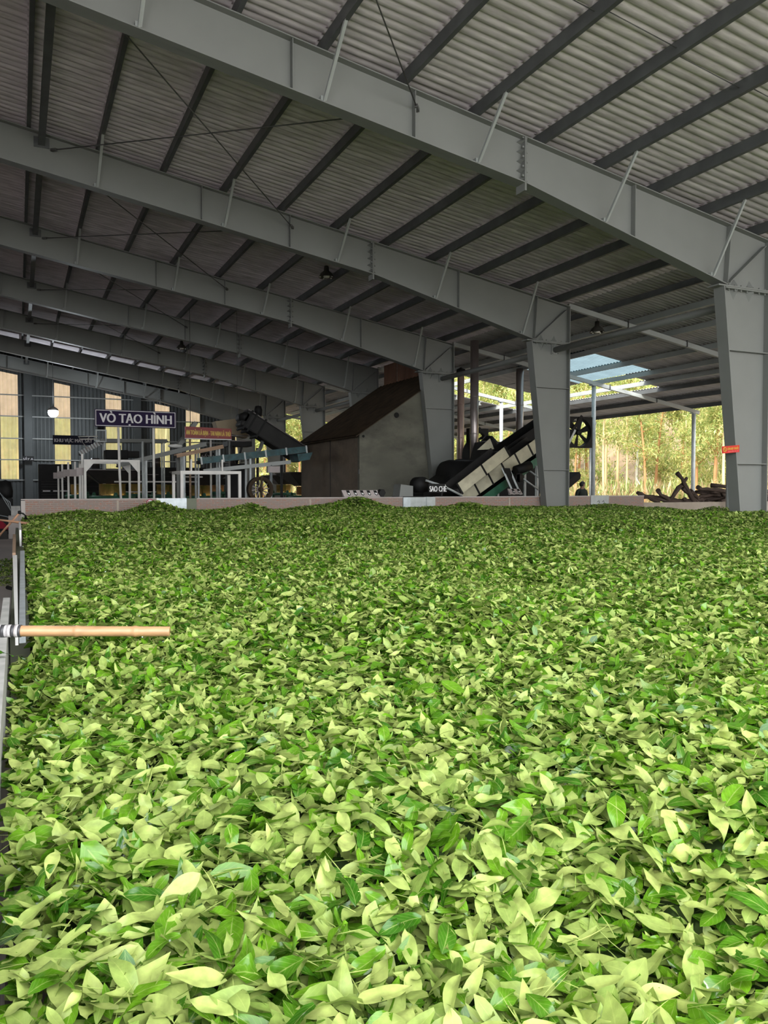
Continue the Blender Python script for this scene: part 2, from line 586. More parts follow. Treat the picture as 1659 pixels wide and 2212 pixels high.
# purlins: cold rolled C sections running the length of the hall
_ord = ['first', 'second', 'third', 'fourth', 'fifth', 'sixth', 'seventh', 'eighth', 'ninth', 'tenth', 'eleventh', 'twelfth', 'thirteenth', 'fourteenth', 'fifteenth', 'sixteenth']


def c_section(x, zb, y0, y1, h=0.18, w=0.07, t=0.012, lip=0.02):
    mb = MB()
    mb.box(x - w / 2, y0, zb, x - w / 2 + t, y1, zb + h)
    mb.box(x - w / 2 + t, y0, zb, x + w / 2, y1, zb + t).box(x - w / 2 + t, y0, zb + h - t, x + w / 2, y1, zb + h)
    mb.box(x + w / 2 - t, y0, zb + t, x + w / 2, y1, zb + lip + t).box(x + w / 2 - t, y0, zb + h - t - lip, x + w / 2, y1, zb + h - t)
    return mb


for i, x in enumerate(PURLIN_X):
    mb = c_section(x, top_z(x) + 0.005, ROOF_Y0 + 0.1, ROOF_Y1 - 0.2)
    o = mb.build('roof_purlin', 'purlin')
    k = len(PURLIN_X) - 1 - i
    tag(o, 'dark steel roof purlin, %s counted up the slope from the column tops' % _ord[k], 'purlin', 'purlins under the main roof')

# sag rods half-way along each bay, tying purlin to purlin
mb = MB()
for i in range(9, len(PURLIN_X) - 1):
    a, b = PURLIN_X[i], PURLIN_X[i + 1]
    dy = 0.05 if i % 2 else -0.05
    mb.tube([(a, 7.95 + dy, top_z(a) + 0.09), (b, 7.95 + dy, top_z(b) + 0.09)], 0.007, 5)
tag(mb.build('sag_rod', 'rod'), 'thin rod line tying the roof purlins together in front of the nearest frame', 'rod')


# ------------------------------------------------------------------ portal frames
XO = 12.947          # outer face of the columns
KX, KZ = 11.85, 5.196


def bot_z(x):
    if x <= 7.42:
        return top_z(x) - 0.735
    return (top_z(7.42) - 0.735) + (KZ - (top_z(7.42) - 0.735)) * (x - 7.42) / (KX - 7.42)


def make_frame():
    root = thing('portal_frame', (12.6, 0, 0), 'x', 'steel frame')
    HW = 0.125
    # rafter
    mb = MB()
    top = [(RIDGE_X, top_z(RIDGE_X)), (XO, top_z(XO))]
    bot = [(KX, KZ), (7.42, bot_z(7.42)), (RIDGE_X, bot_z(RIDGE_X))]
    mb.prism([top[0], top[1], (XO, KZ), bot[0], bot[1], bot[2]], -0.006, 0.006)
    t = 0.018
    mb.prism([(RIDGE_X, top_z(RIDGE_X)), (XO, top_z(XO)), (XO, top_z(XO) - t), (RIDGE_X, top_z(RIDGE_X) - t)], -HW, HW)
    for (a, b) in ((bot[2], bot[1]), (bot[1], bot[0])):
        mb.prism([a, b, (b[0], b[1] + t), (a[0], a[1] + t)], -HW, HW)
    rafter = mb.build('rafter', 'steel', root)
    # web stiffeners along the rafter
    for x in (-0.4, 3.55, 5.46, 9.68):
        mb = MB()
        for s in (-1, 1):
            mb.box(x - 0.006, min(0, s * 0.115), bot_z(x) + t, x + 0.006, max(0, s * 0.115), top_z(x) - t)
        mb.build('web_stiffener', 'steel', root)
    # bolted splice with gussets
    mb = MB()
    x = 7.42
    for dx in (-0.016, 0.004):
        mb.box(x + dx, -0.125, bot_z(x) - 0.12, x + dx + 0.014, 0.125, top_z(x) + 0.0)
    for j in range(5):
        z = bot_z(x) + 0.06 + j * 0.15
        for s in (-1, 1):
            for side in (-1, 1):
                mb.add([(x + side * 0.02, s * 0.01, z + 0.06), (x + side * 0.02, s * 0.115, z), (x + side * 0.11, s * 0.01, z), (x + side * 0.02, s * 0.01, z - 0.03)],
                       [(0, 1, 2), (1, 3, 2), (0, 2, 3), (0, 3, 1)])
            mb.box(x - 0.045, s * 0.085 - 0.014, z + 0.045, x + 0.045, s * 0.085 + 0.014, z + 0.073)
    mb.build('splice_plate', 'steel', root)
    # knee: vertical stiffener, diagonal stiffener
    mb = MB()
    mb.bar((11.86, -0.06, KZ + 0.02), (11.94, -0.06, top_z(11.94) - t), 0.012, 0.115, (0, 1, 0))
    mb.bar((11.86, 0.06, KZ + 0.02), (11.94, 0.06, top_z(11.94) - t), 0.012, 0.115, (0, 1, 0))
    mb.build('knee_stiffener', 'steel', root)
    mb = MB()
    for s in (-1, 1):
        mb.bar((11.93, s * 0.062, KZ + 0.06), (12.84, s * 0.062, 6.02), 0.014, 0.11, (0, 1, 0))
    mb.build('diagonal_stiffener', 'steel', root)
    # column
    mb = MB()
    ci = lambda z: 12.38 - 0.115 * z
    mb.prism([(ci(KZ), KZ - 0.03), (XO, KZ - 0.03), (XO, 0), (ci(0), 0)], -0.006, 0.006)
    mb.prism([(ci(KZ), KZ - 0.03), (ci(KZ) - 0.02, KZ - 0.03), (ci(0) - 0.02, 0), (ci(0), 0)], -HW, HW)
    mb.box(XO - 0.02, -HW, 0, XO, HW, top_z(XO))
    mb.box(ci(0) - 0.06, -0.17, 0, XO + 0.05, 0.17, 0.025)
    mb.build('column', 'steel', root)
    for z in (1.93, 4.02):
        mb = MB()
        mb.box(ci(z), -0.115, z - 0.008, XO - 0.02, 0.115, z + 0.008)
        mb.build('column_stiffener', 'steel', root)
    # end plate between column and rafter with gussets and bolts
    mb = MB()
    mb.box(11.62, -0.13, KZ - 0.03, XO + 0.01, 0.13, KZ - 0.004).box(11.80, -0.13, KZ - 0.06, XO + 0.01, 0.13, KZ - 0.034)
    for x in (12.12, 12.52):
        for up in (-1, 1):
            zb = KZ - 0.004 if up > 0 else KZ - 0.06
            mb.add([(x - 0.10, -0.006, zb), (x + 0.10, -0.006, zb), (x, -0.115, zb), (x, -0.006, zb + up * 0.17)], [(0, 1, 2), (0, 2, 3), (1, 3, 2), (0, 3, 1)])
    for j in range(7):
        x = 11.92 + j * 0.155
        mb.lathe([(0.016, KZ - 0.095), (0.016, KZ + 0.03)], (x, -0.085, 0), 6, caps=True)
    mb.build('end_plate', 'steel', root)
    mb = MB()
    for x in (XO - 0.06, ):
        for z in (5.98, 6.06):
            mb.lathe([(0.02, -0.14), (0.02, -0.12)], (x, 0, z), 8, 'Y', caps=True)
    # fly braces from the lower flange up to the purlins
    for x, xp in ((-1.0, -0.97), (1.5, 1.54), (4.02, 4.03), (6.56, 6.54), (9.05, 8.99), (11.50, 11.37)):
        mb = MB()
        p, q = Vector((x, -0.12, bot_z(x) + 0.03)), Vector((xp, -0.93, top_z(xp) + 0.03))
        mb.bar(p, q, 0.05, 0.006).bar(p + Vector((-0.025, 0, 0)), q + Vector((-0.025, 0, 0)), 0.006, 0.05)
        mb.box(x - 0.06, -0.125, bot_z(x) + t, x + 0.005, -0.02, bot_z(x) + 0.09)
        mb.build('fly_brace', 'steel_light', root)
    return root


frame0 = make_frame()
FRAME_LABEL = [
    'nearest grey steel portal frame, its column carrying the small red sign',
    'second grey portal frame, its tapered column standing before the brick wall end',
    'third grey portal frame, its column against the plastered furnace house',
    'fourth grey portal frame, its knee half hidden above the furnace house roof',
    'fifth grey portal frame, above the dark inclined chute, column lit by a warm patch',
    'sixth grey portal frame, second from the corrugated end wall',
    'last grey portal frame, standing just before the corrugated end wall']
for i, y in enumerate(FRAME_Y):
    o = frame0 if i == 0 else copy_tree(frame0)
    o.location.y = y
    tag(o, FRAME_LABEL[i], 'steel frame', 'portal frames of the hall')

# ridge struts and eave tubes from frame to frame
for i in range(len(FRAME_Y) - 1):
    a, b = FRAME_Y[i], FRAME_Y[i + 1]
    nm = ['first', 'second', 'third', 'fourth', 'fifth', 'sixth', 'seventh']
    mb = MB()
    mb.bar((0.5, a + 0.13, top_z(0.5) - 0.16), (0.5, b - 0.01, top_z(0.5) - 0.16), 0.12, 0.12)
    mb.box(0.36, b - 0.02, top_z(0.5) - 0.26, 0.64, b - 0.008, top_z(0.5) - 0.06)
    tag(mb.build('roof_strut', 'purlin'), 'square dark strut under the roof from the %s to the %s frame' % (nm[i], nm[i + 1]), 'strut', 'roof struts between frames')
    r = thing('eave_strut', (12.55, a, 5.0), 'grey tube strut joining the columns of the %s and %s frames' % (nm[i], nm[i + 1]), 'strut', 'tube struts between columns')
    MB().tube([(12.55, a + 0.02, 5.0), (12.55, b - 0.03, 5.0)], 0.075, 14).build('tube', 'steel', r)
    mb = MB()
    mb.box(12.43, b - 0.03, 4.88, 12.67, b - 0.008, 5.12)
    for s in (-1, 1):
        for q in (-1, 1):
            mb.lathe([(0.014, b - 0.06), (0.014, b - 0.03)], (12.55 + s * 0.08, 0, 5.0 + q * 0.09), 6, 'Y', caps=True)
    mb.build('end_bracket', 'steel', r)

# crossed wind-brace rods
for i in range(-1, 4):
    a, b = (4.9, 10.9) if i < 0 else (FRAME_Y[i], FRAME_Y[i + 1])
    zz = lambda x: 8.1 - 0.172 * x
    who = ['before the nearest frame', 'behind the nearest frame', 'behind the second frame', 'behind the third frame', 'behind the fourth frame'][i + 1]
    for (x0, x1, nme) in ((0.66, 5.55, 'sloping down the roof'), (5.5, 0.66, 'sloping up the roof')):
        if i < 0 and x0 > 5:
            continue
        mb = MB()
        mb.tube([(x0, a + 0.02, zz(x0)), (x1, b - 0.02, zz(x1))], 0.011, 6)
        d = (Vector((x1, b, zz(x1))) - Vector((x0, a, zz(x0)))).normalized()
        e = Vector((x1, b - 0.02, zz(x1)))
        mb.bar(e - d * 0.02, e - d * 0.16, 0.05, 0.05)
        tag(mb.build('brace_rod', 'rod'), 'thin brace rod %s %s' % (nme, who), 'rod', 'crossed brace rods under the roof')

# ------------------------------------------------------------------ floor, ground, end wall
struct('floor', MB().box(-27, -4, -0.12, 26, 48.5, 0.0), 'concrete', 'grey concrete floor of the hall')


def hill():
    n = 60
    xs = np.linspace(-120, 160, n)
    ys = np.linspace(-60, 180, n)
    X, Y = np.meshgrid(xs, ys, indexing='ij')
    d = np.maximum(0, np.maximum(X - 40, (Y - 74) * 1.0))
    Z = -0.15 + np.clip(d * 0.62, 0, 30) + 0.3 * np.sin(X * 0.31) * np.cos(Y * 0.27) * (d > 0)
    V = np.stack([X.ravel(), Y.ravel(), Z.ravel()], 1)
    i = np.arange(n * n).reshape(n, n)
    F = np.stack([i[:-1, :-1].ravel(), i[1:, :-1].ravel(), i[1:, 1:].ravel(), i[:-1, 1:].ravel()], 1)
    o = bpy.data.objects.new('ground', np_mesh('ground', V, F, M['soil']))
    COL.objects.link(o)
    tag(o, 'bare brown ground rising to a slope behind the trees', 'ground', None, 'structure')


hill()

WIN = [(-0.80, 0.06, 1.91), (1.87, 2.67, 1.91), (4.52, 5.36, 1.91), (7.20, 8.02, 1.91), (8.95, 9.76, 1.91), (11.72, 12.34, 1.91)]


def rib_sheet(x0, x1, z0f, z1f, y, m, name, parent=None, lam=0.2, amp=0.035):
    n = max(4, int(round((x1 - x0) / lam * 6)))
    xs = np.linspace(x0, x1, n + 1)
    ph = (xs / lam) % 1.0
    pr = np.clip((np.abs(ph - 0.5) - 0.12) / 0.12, 0, 1) * amp
    org = Vector((0, 0, 0)) if parent is None else parent.location
    V = np.concatenate([np.stack([xs - org.x, y - pr - org.y, np.array([z0f(x) for x in xs]) - org.z], 1), np.stack([xs - org.x, y - pr - org.y, np.array([z1f(x) for x in xs]) - org.z], 1)])
    a = np.arange(n)
    F = np.stack([a, a + 1, a + n + 2, a + n + 1], 1)
    return V, F


def end_wall():
    y = 47.3
    parts = []
    sill, top = (lambda x: 1.91), (lambda x: top_z(abs(x + 7) - 7) + 0.22)
    edges = [-26.5]
    for a, b, _ in WIN:
        edges += [a, b]
    edges += [XO]
    for k in range(0, len(edges), 2):
        parts.append(rib_sheet(edges[k], edges[k + 1], lambda x: 0.0, top, y, None, ''))
    for a, b, s in WIN:
        parts.append(rib_sheet(a, b, lambda x: 0.0, lambda x: s, y, None, ''))
        parts.append(rib_sheet(a, b, lambda x: top_z(x) - 0.86, top, y, None, ''))
    V, F = join_parts(parts)
    o = bpy.data.objects.new('wall_back', np_mesh('wall_back', V, F, M['wall_sheet'], None, False))
    COL.objects.link(o)
    tag(o, 'dark grey ribbed sheet end wall', 'wall', None, 'structure')
    for i, (a, b, s) in enumerate(WIN):
        r = bpy.data.objects.new('window_%d' % (i + 1), None)
        r.location = ((a + b) / 2, y, s)
        COL.objects.link(r)
        tag(r, 'tall translucent sheet window in the end wall', 'window', None, 'structure')
        for nm, z0, z1, m in (('lower_pane', lambda x: s, lambda x: 5.25, 'pane_yellow'), ('upper_pane', lambda x: 5.25, lambda x: top_z(x) - 0.86, 'pane_brown')):
            V, F = rib_sheet(a, b, z0, z1, y, None, '', r)
            p = bpy.data.objects.new(nm, np_mesh(nm, V, F, M[m], None, False))
            COL.objects.link(p)
            p.parent = r
    for i, z in enumerate((1.86, 2.95, 4.09, 5.27, 6.41)):
        mb = MB().box(-8, y - 0.11, z - 0.03, XO - 0.3 - max(0, (z - 5.9)) * 6, y - 0.05, z + 0.03)
        struct('trim_%d' % (i + 1), mb, 'steel', 'horizontal rail across the end wall')
    for i, x in enumerate((0.55, 6.2)):
        mb = MB().box(x - 0.2, y - 0.3, 0, x + 0.2, y - 0.12, top_z(x) - 0.2)
        struct('trim_%d' % (i + 6), mb, 'wall_sheet', 'grey post of the end wall')


end_wall()
struct('wall_left_blocker', MB().box(-26.5, ROOF_Y0, 0, -26.4, 47.3, 5.0), 'wall_sheet', 'unseen sheet wall added on the far left to darken the hall')  # added out of view to keep side light off the far interior
struct('wall_front_blocker', MB().prism([(-26.4, 0), (-4.5, 0), (-4.5, 8.9), (-7.0, 9.6), (-26.4, 5.1)], ROOF_Y0 + 0.1, ROOF_Y0 + 0.2), 'wall_sheet', 'unseen sheet wall added left of the leaf bed to darken the far hall')  # added out of view to block front light from the far end
struct('floor_bounce_slab', MB().box(-45, -60, -0.13, 45, -4.0, -0.01), 'yard', 'unseen pale slab added before the hall to bounce daylight onto the roof')  # added out of view as a reflector for roof and beams
struct('floor_walkway', MB().box(-4.4, -3.5, -0.05, -0.10, 30.0, 0.006), 'walkway', 'concrete walkway left of the leaf bed, coloured paler as if well lit')  # paler copy of the floor, brighter light put into its colour

# ------------------------------------------------------------------ lean-to canopy on the right
def canopy_z(x):
    return 8.40 - 0.168 * x       # top of the canopy rafters


CAN_X = [13.95, 15.15, 16.4, 17.9, 19.1, 20.0, 20.9, 22.1, 23.4]


def build_canopy():
    zf = lambda x: canopy_z(x) + 0.155
    opaque, clear = [], []
    edges = [13.05] + CAN_X[1:-1] + [23.9]
    rows = list(zip(edges[:-1], edges[1:]))
    for (a, b) in rows:
        cx = (a + b) / 2
        spans = [(ROOF_Y0, ROOF_Y1)]
        cl = []
        if 16.4 <= cx < 20.0:
            y0 = 20.5 if cx < 17.9 else (20.5 if cx < 19.1 else 21.7)
            spans = [(ROOF_Y0, y0), (24.3, 27.5), (31.2, ROOF_Y1)] if cx < 19.1 else [(ROOF_Y0, y0), (31.2, ROOF_Y1)]
            cl = [(y0, 24.3)] if cx < 19.1 else []
        elif 20.0 <= cx < 20.9:
            spans = [(ROOF_Y0, 22.0), (31.2, ROOF_Y1)]
        elif 15.1 < cx < 16.4:
            spans = [(ROOF_Y0, 27.5), (31.2, ROOF_Y1)]
        for y0, y1 in spans:
            opaque.append(corrugated(a - 0.05, b + 0.1, zf, y0, y1, 0.15, 0.035, 0.02, 6))
        for y0, y1 in cl:
            clear.append(corrugated(a - 0.05, b + 0.02, zf, y0, y1, 0.15, 0.035, 0.02, 6))
    V, F = join_parts(opaque)
    o = bpy.data.objects.new('ceiling_canopy', np_mesh('ceiling_canopy', V, F, M['sheet_metal'], None, False))
    COL.objects.link(o)
    tag(o, 'corrugated lean-to canopy roof beyond the columns', 'roof', None, 'structure')
    V, F = join_parts(clear)
    o = bpy.data.objects.new('ceiling_skylight', np_mesh('ceiling_skylight', V, F, M['pane_clear'], None, False))
    COL.objects.link(o)
    tag(o, 'clear corrugated sheets let into the canopy roof', 'roof', None, 'structure')


build_canopy()
for i, x in enumerate(CAN_X):
    z = canopy_z(x)
    segs = [(ROOF_Y0, ROOF_Y1 - 1)]
    if x in (17.9, 19.1):
        segs = [(ROOF_Y0, 25.4 if x == 17.9 else 23.6), (31.2, ROOF_Y1 - 1)]
    mbs = MB()
    for a, b in segs:
        m2 = c_section(x, z + 0.004, a, b, 0.15, 0.06, 0.01)
        mbs.add(m2.v, m2.f)
    tag(mbs.build('canopy_purlin', 'steel_light' if 15 < x < 20.5 else 'purlin'), 'steel purlin of the lean-to canopy, %s out from the columns' % _ord[i], 'purlin', 'purlins under the canopy')  # middle purlins get the lighter paint so they look lit

names7 = ['first', 'second', 'third', 'fourth', 'fifth', 'sixth', 'seventh']
for i, y in enumerate(FRAME_Y):
    r = thing('canopy_rafter', (12.95, y, 6.1), 'light grey canopy rafter sloping out from the %s column, with its posts' % names7[i], 'rafter', 'canopy rafters')
    mb = MB()
    p, q = Vector((12.96, y, canopy_z(12.96) - 0.07)), Vector((23.75, y, canopy_z(23.75) - 0.07))
    mb.bar(p, q, 0.09, 0.13)
    mb.build('beam', 'steel_light', r)
    for x in (14.9, 17.0, 19.4, 21.6):
        MB().bar((x, y - 0.05, canopy_z(x) - 0.15), (x, y - 0.05, canopy_z(x) + 0.03), 0.012, 0.07).build('clip', 'rod', r)
    for x in (18.72, 23.5):
        if i == 0 and x > 20:
            continue
        mb = MB().tube([(x, y, 0), (x, y, canopy_z(x) - 0.13)], 0.075, 16)
        mb.box(x - 0.13, y - 0.1, canopy_z(x) - 0.16, x + 0.13, y + 0.1, canopy_z(x) - 0.13)
        mb.build('post', 'galv_dull', r)

# ------------------------------------------------------------------ trough walls
WY = 17.1
WT = 1.26


def trough():
    mb = MB()
    for a, b in ((0.12, 2.62), (3.45, 8.32), (9.2, 13.89), (14.52, 15.74)):
        mb.box(a, WY, 0, b, WY + 0.11, WT - 0.022)
    struct('wall_far', mb, 'brick', 'low weathered brick wall closing the leaf bed')
    mb = MB()
    for a, b in ((0.05, 2.62), (3.45, 8.32), (9.2, 13.89), (14.52, 15.74)):
        mb.box(a, WY - 0.012, WT - 0.022, b, WY + 0.125, WT)
    mb.box(0.05, WY - 0.02, 0, 0.125, WY + 0.12, WT - 0.035)
    struct('trim_8', mb, 'walkway', 'pale mortar coping of the low brick wall')
    mb = MB()
    for x in (1.85, 6.0, 11.33):
        mb.box(x - 0.02, WY - 0.008, 0, x + 0.02, WY, WT - 0.035)
    struct('trim_9', mb, 'concrete_wall', 'mortar joints of the low brick wall')
    r = thing('hatch_panel', (2.93, WY, 0.9), 'shiny galvanised steel hatch in the brick wall, beside the round sign', 'panel')
    MB().box(2.63, WY - 0.01, 1.03, 3.24, WY + 0.02, WT).build('upper_sheet', 'galv', r)
    MB().box(2.63, WY, 0.4, 3.24, WY + 0.03, 1.03).build('lower_sheet', 'galv_dull', r)
    MB().box(2.62, WY - 0.02, 0.4, 2.66, WY + 0.03, WT + 0.005).build('edge_strip', 'white_metal', r)
    tag(MB().box(3.245, WY - 0.02, 0, 3.445, WY + 0.1, WT - 0.005).build('wall_post', 'olive'), 'olive green post beside the galvanised steel hatch', 'post')
    r = thing('hatch_panel', (8.6, WY, 0.9), 'pale galvanised hatch in the brick wall, below the tea roasting sign', 'panel')
    MB().box(8.33, WY - 0.015, 0.4, 8.52, WY + 0.02, WT - 0.01).build('edge_strip', 'galv', r)
    MB().box(8.52, WY - 0.005, 0.4, 8.95, WY + 0.02, WT - 0.01).build('sheet', 'galv_dull', r)
    MB().box(8.95, WY - 0.02, 0, 9.19, WY + 0.1, WT - 0.005).build('post', 'galv_dull', r)
    r = thing('hatch_panel', (14.2, WY, 0.9), 'grey white hatch with two dark scribbles, right of the second column', 'panel')
    MB().box(13.9, WY - 0.01, 0.3, 14.51, WY + 0.02, WT + 0.01).build('sheet', 'galv_dull', r)
    mb = MB()
    for x0 in (14.12, 14.28):
        mb.tube([(x0, WY - 0.014, 1.10), (x0 + 0.05, WY - 0.014, 1.13), (x0 + 0.07, WY - 0.014, 1.08), (x0 + 0.03, WY - 0.014, 1.0)], 0.006, 4)
    mb.build('scribble', 'soot', r)
    struct('wall_low', MB().box(15.75, WY + 0.02, 0, 23.0, WY + 0.14, 1.06), 'concrete_wall', 'low bare concrete wall of the firewood bay')
    # near left wall of the bed
    struct('wall_left', MB().box(-0.094, -1.0, 0, -0.055, 5.6, 0.795), 'concrete_grey', 'thin grey concrete wall along the near left edge of the leaf bed')
    struct('wall_left_base', MB().box(-0.05, 4.75, 0, 0.05, 16.95, 0.71), 'olive', 'low base of the left side of the leaf bed')
    mb = MB()
    mb.prism([(-0.058, 9.0), (-0.016, 9.0), (-0.008, 4.35), (-0.022, 4.35)], 0.712, 0.80, 'Z')
    tag(mb.build('sheet_panel', 'white_metal'), 'white sheet metal panel edging the left side of the leaf bed', 'panel')
    mb = MB()
    mb.prism([(0.014, 9.6), (0.058, 9.6), (0.026, 4.4), (-0.004, 4.4)], 0.712, 0.80, 'Z')
    tag(mb.build('sheet_panel', 'galv'), 'blue grey metal panel inside the white one at the left edge', 'panel')
    mb = MB()
    mb.prism([(0.0, 16.9), (0.03, 16.9), (0.035, 11.6), (0.01, 11.6)], 0.712, 0.93, 'Z')
    tag(mb.build('sheet_panel', 'white_metal'), 'far white metal strip edging the bed below the brick wall corner', 'panel')
    mb = MB()
    mb.prism([(-0.075, 12.6), (-0.035, 12.6), (-0.03, 9.05), (-0.06, 9.05)], 0.712, 0.82, 'Z')
    tag(mb.build('edge_board', 'wood'), 'weathered wooden board continuing the white panel at the left edge', 'board')


trough()


# ------------------------------------------------------------------ the leaf bed
BUMPS = np.concatenate([
    np.stack([rng.uniform(-0.5, 20, 420), rng.uniform(-1, 17, 420), rng.normal(0, 0.034, 420), rng.uniform(0.25, 0.7, 420)], 1),
    np.stack([rng.uniform(0.6, 19, 60), rng.uniform(14.9, 16.9, 60), rng.uniform(-0.05, 0.10, 60), rng.uniform(0.25, 0.6, 60)], 1),
    np.stack([rng.uniform(2, 10, 16), rng.uniform(3, 12, 16), rng.uniform(0.0, 0.06, 16), rng.uniform(0.7, 1.3, 16)], 1),
    np.array([[2.55, 16.5, 0.16, 0.42], [7.1, 16.4, 0.14, 0.6], [12.3, 10.2, 0.06, 0.6], [13.2, 15.6, 0.10, 0.7], [1.2, 16.3, 0.03, 0.5], [0.35, 16.5, -0.10, 0.5], [1.0, 1.15, -0.07, 0.22], [0.12, 0.9, -0.06, 0.25], [0.75, 1.7, 0.05, 0.3], [0.25, 2.3, -0.05, 0.3], [1.5, 1.25, 0.05, 0.25]])])


def bed_z(x, y):
    x, y = np.asarray(x, float), np.asarray(y, float)
    r = np.hypot(x, y)
    z = 0.655 + 0.0205 * np.minimum(r, 16.5) - 0.047 * np.maximum(0, x - 12.7) * np.clip((y - 9) / 5, 0, 1)
    for (bx, by, h, s) in BUMPS:
        d2 = ((x - bx) ** 2 + (y - by) ** 2) / (s * s)
        z = z + np.where(d2 < 9, h * np.exp(-d2), 0)
    edge = np.clip((x - 0.02) / 0.30, 0, 1)
    return z - 0.10 * (1 - edge) ** 2 * (y > 3)


def leaf_arrays(P, L, W, yaw, tilt, roll, fold, bend, wave, tone, rnd, nu, nv):
    """Leaf blades as grids. P (n,3) middles; returns verts, quads and vertex colours."""
    n = len(P)
    u = np.linspace(0, 1, nu + 1)
    v = np.linspace(-1, 1, nv + 1)
    U, Vv = np.meshgrid(u, v, indexing='ij')
    U, Vv = U.ravel(), Vv.ravel()
    wid = np.sin(PI * np.clip(U, 0, 1) ** 0.82) ** 0.85 * (1 - 0.25 * U)
    wid[U >= 1] = 0.0
    wid[U <= 0] = 0.04
    x = L[:, None] * (U[None, :] - 0.5)
    y = W[:, None] * 0.5 * wid[None, :] * Vv[None, :] * np.cos(fold)[:, None]
    z = W[:, None] * 0.5 * wid[None, :] * np.abs(Vv)[None, :] * np.sin(fold)[:, None]
    z = z + bend[:, None] * L[:, None] * ((U[None, :] - 0.5) ** 2 * 4 - 0.33)
    z = z + wave[:, None] * W[:, None] * np.sin(U[None, :] * 9 + rnd[:, None] * 20) * Vv[None, :]
    ct, st, cr, sr, cy, sy = np.cos(tilt), np.sin(tilt), np.cos(roll), np.sin(roll), np.cos(yaw), np.sin(yaw)
    y, z = y * cr[:, None] - z * sr[:, None], y * sr[:, None] + z * cr[:, None]
    x, z = x * ct[:, None] + z * st[:, None], -x * st[:, None] + z * ct[:, None]
    x, y = x * cy[:, None] - y * sy[:, None], x * sy[:, None] + y * cy[:, None]
    V = np.stack([x + P[:, 0:1], y + P[:, 1:2], z + P[:, 2:3]], 2).reshape(-1, 3)
    i = np.arange((nu + 1) * (nv + 1)).reshape(nu + 1, nv + 1)
    f = np.stack([i[:-1, :-1].ravel(), i[1:, :-1].ravel(), i[1:, 1:].ravel(), i[:-1, 1:].ravel()], 1)
    F = (f[None] + (np.arange(n) * i.size)[:, None, None]).reshape(-1, 4)
    A = np.stack([np.tile(U, n), np.tile(Vv * 0.5 + 0.5, n), np.repeat(tone, U.size), np.repeat(rnd, U.size)], 1)
    return V, F, A


def leaf_params(n, tilt_s=0.41):
    L = np.clip(rng.normal(0.076, 0.020, n), 0.035, 0.13)
    W = L * np.clip(rng.normal(0.46, 0.08, n), 0.26, 0.64)
    tone = np.clip(np.where(rng.random(n) < 0.60, 0.8, 0.2) + np.where(rng.random(n) < 0.15, rng.uniform(-0.3, 0.3, n), 0), 0, 1)
    return dict(L=L, W=W, yaw=rng.uniform(0, 2 * PI, n), tilt=rng.normal(0, tilt_s, n), roll=rng.normal(0, tilt_s, n),
                fold=np.abs(rng.normal(0.18, 0.22, n)) * np.where(rng.random(n) < 0.75, 1, -1), bend=rng.normal(0, 0.13, n), wave=rng.normal(0, 0.09, n), tone=tone, rnd=rng.random(n))


def scatter(r0, r1, dens, zlo, zhi, nu, nv):
    """Leaves on the bed at r0..r1 from the near edge."""
    A0, A1 = -0.12, (1.66 if r1 < 7 else 1.42 if r1 < 12 else 1.2)      # sector covered, measured from +Y towards +X
    n = int(dens * 0.5 * (r1 * r1 - r0 * r0) * (A1 - A0))
    r = np.sqrt(rng.uniform(r0 * r0, r1 * r1, n))
    a = rng.uniform(A0, A1, n)
    x, y = r * np.sin(a), r * np.cos(a)
    k = (x > np.where(y > 4.3, 0.07, 0.0)) & (x < 19.4) & (y < 16.98) & (y > -0.9)
    k |= (y < 4.3) & (x > -0.03) & (x < 0.01)
    # leave the feet of the columns clear
    for fy in FRAME_Y[:2]:
        k &= ~((np.abs(y - fy) < 0.14) & (x > 12.2) & (x < 13.0))
    x, y = x[k], y[k]
    n = len(x)
    z = bed_z(x, y) + rng.uniform(zlo, zhi, n)
    return np.stack([x, y, z], 1), leaf_params(n)


def twigs(r0, r1, dens):
    P, q = scatter(r0, r1, dens, 0.0, 0.02, 5, 2)
    n = len(P)
    q.update(L=rng.uniform(0.05, 0.14, n), W=np.full(n, 0.0042), tilt=rng.normal(0, 0.25, n), roll=np.zeros(n), fold=np.full(n, 0.7), bend=rng.normal(0, 0.05, n), wave=np.zeros(n), tone=np.full(n, 0.8))
    return leaf_arrays(P, nu=5, nv=2, **q)


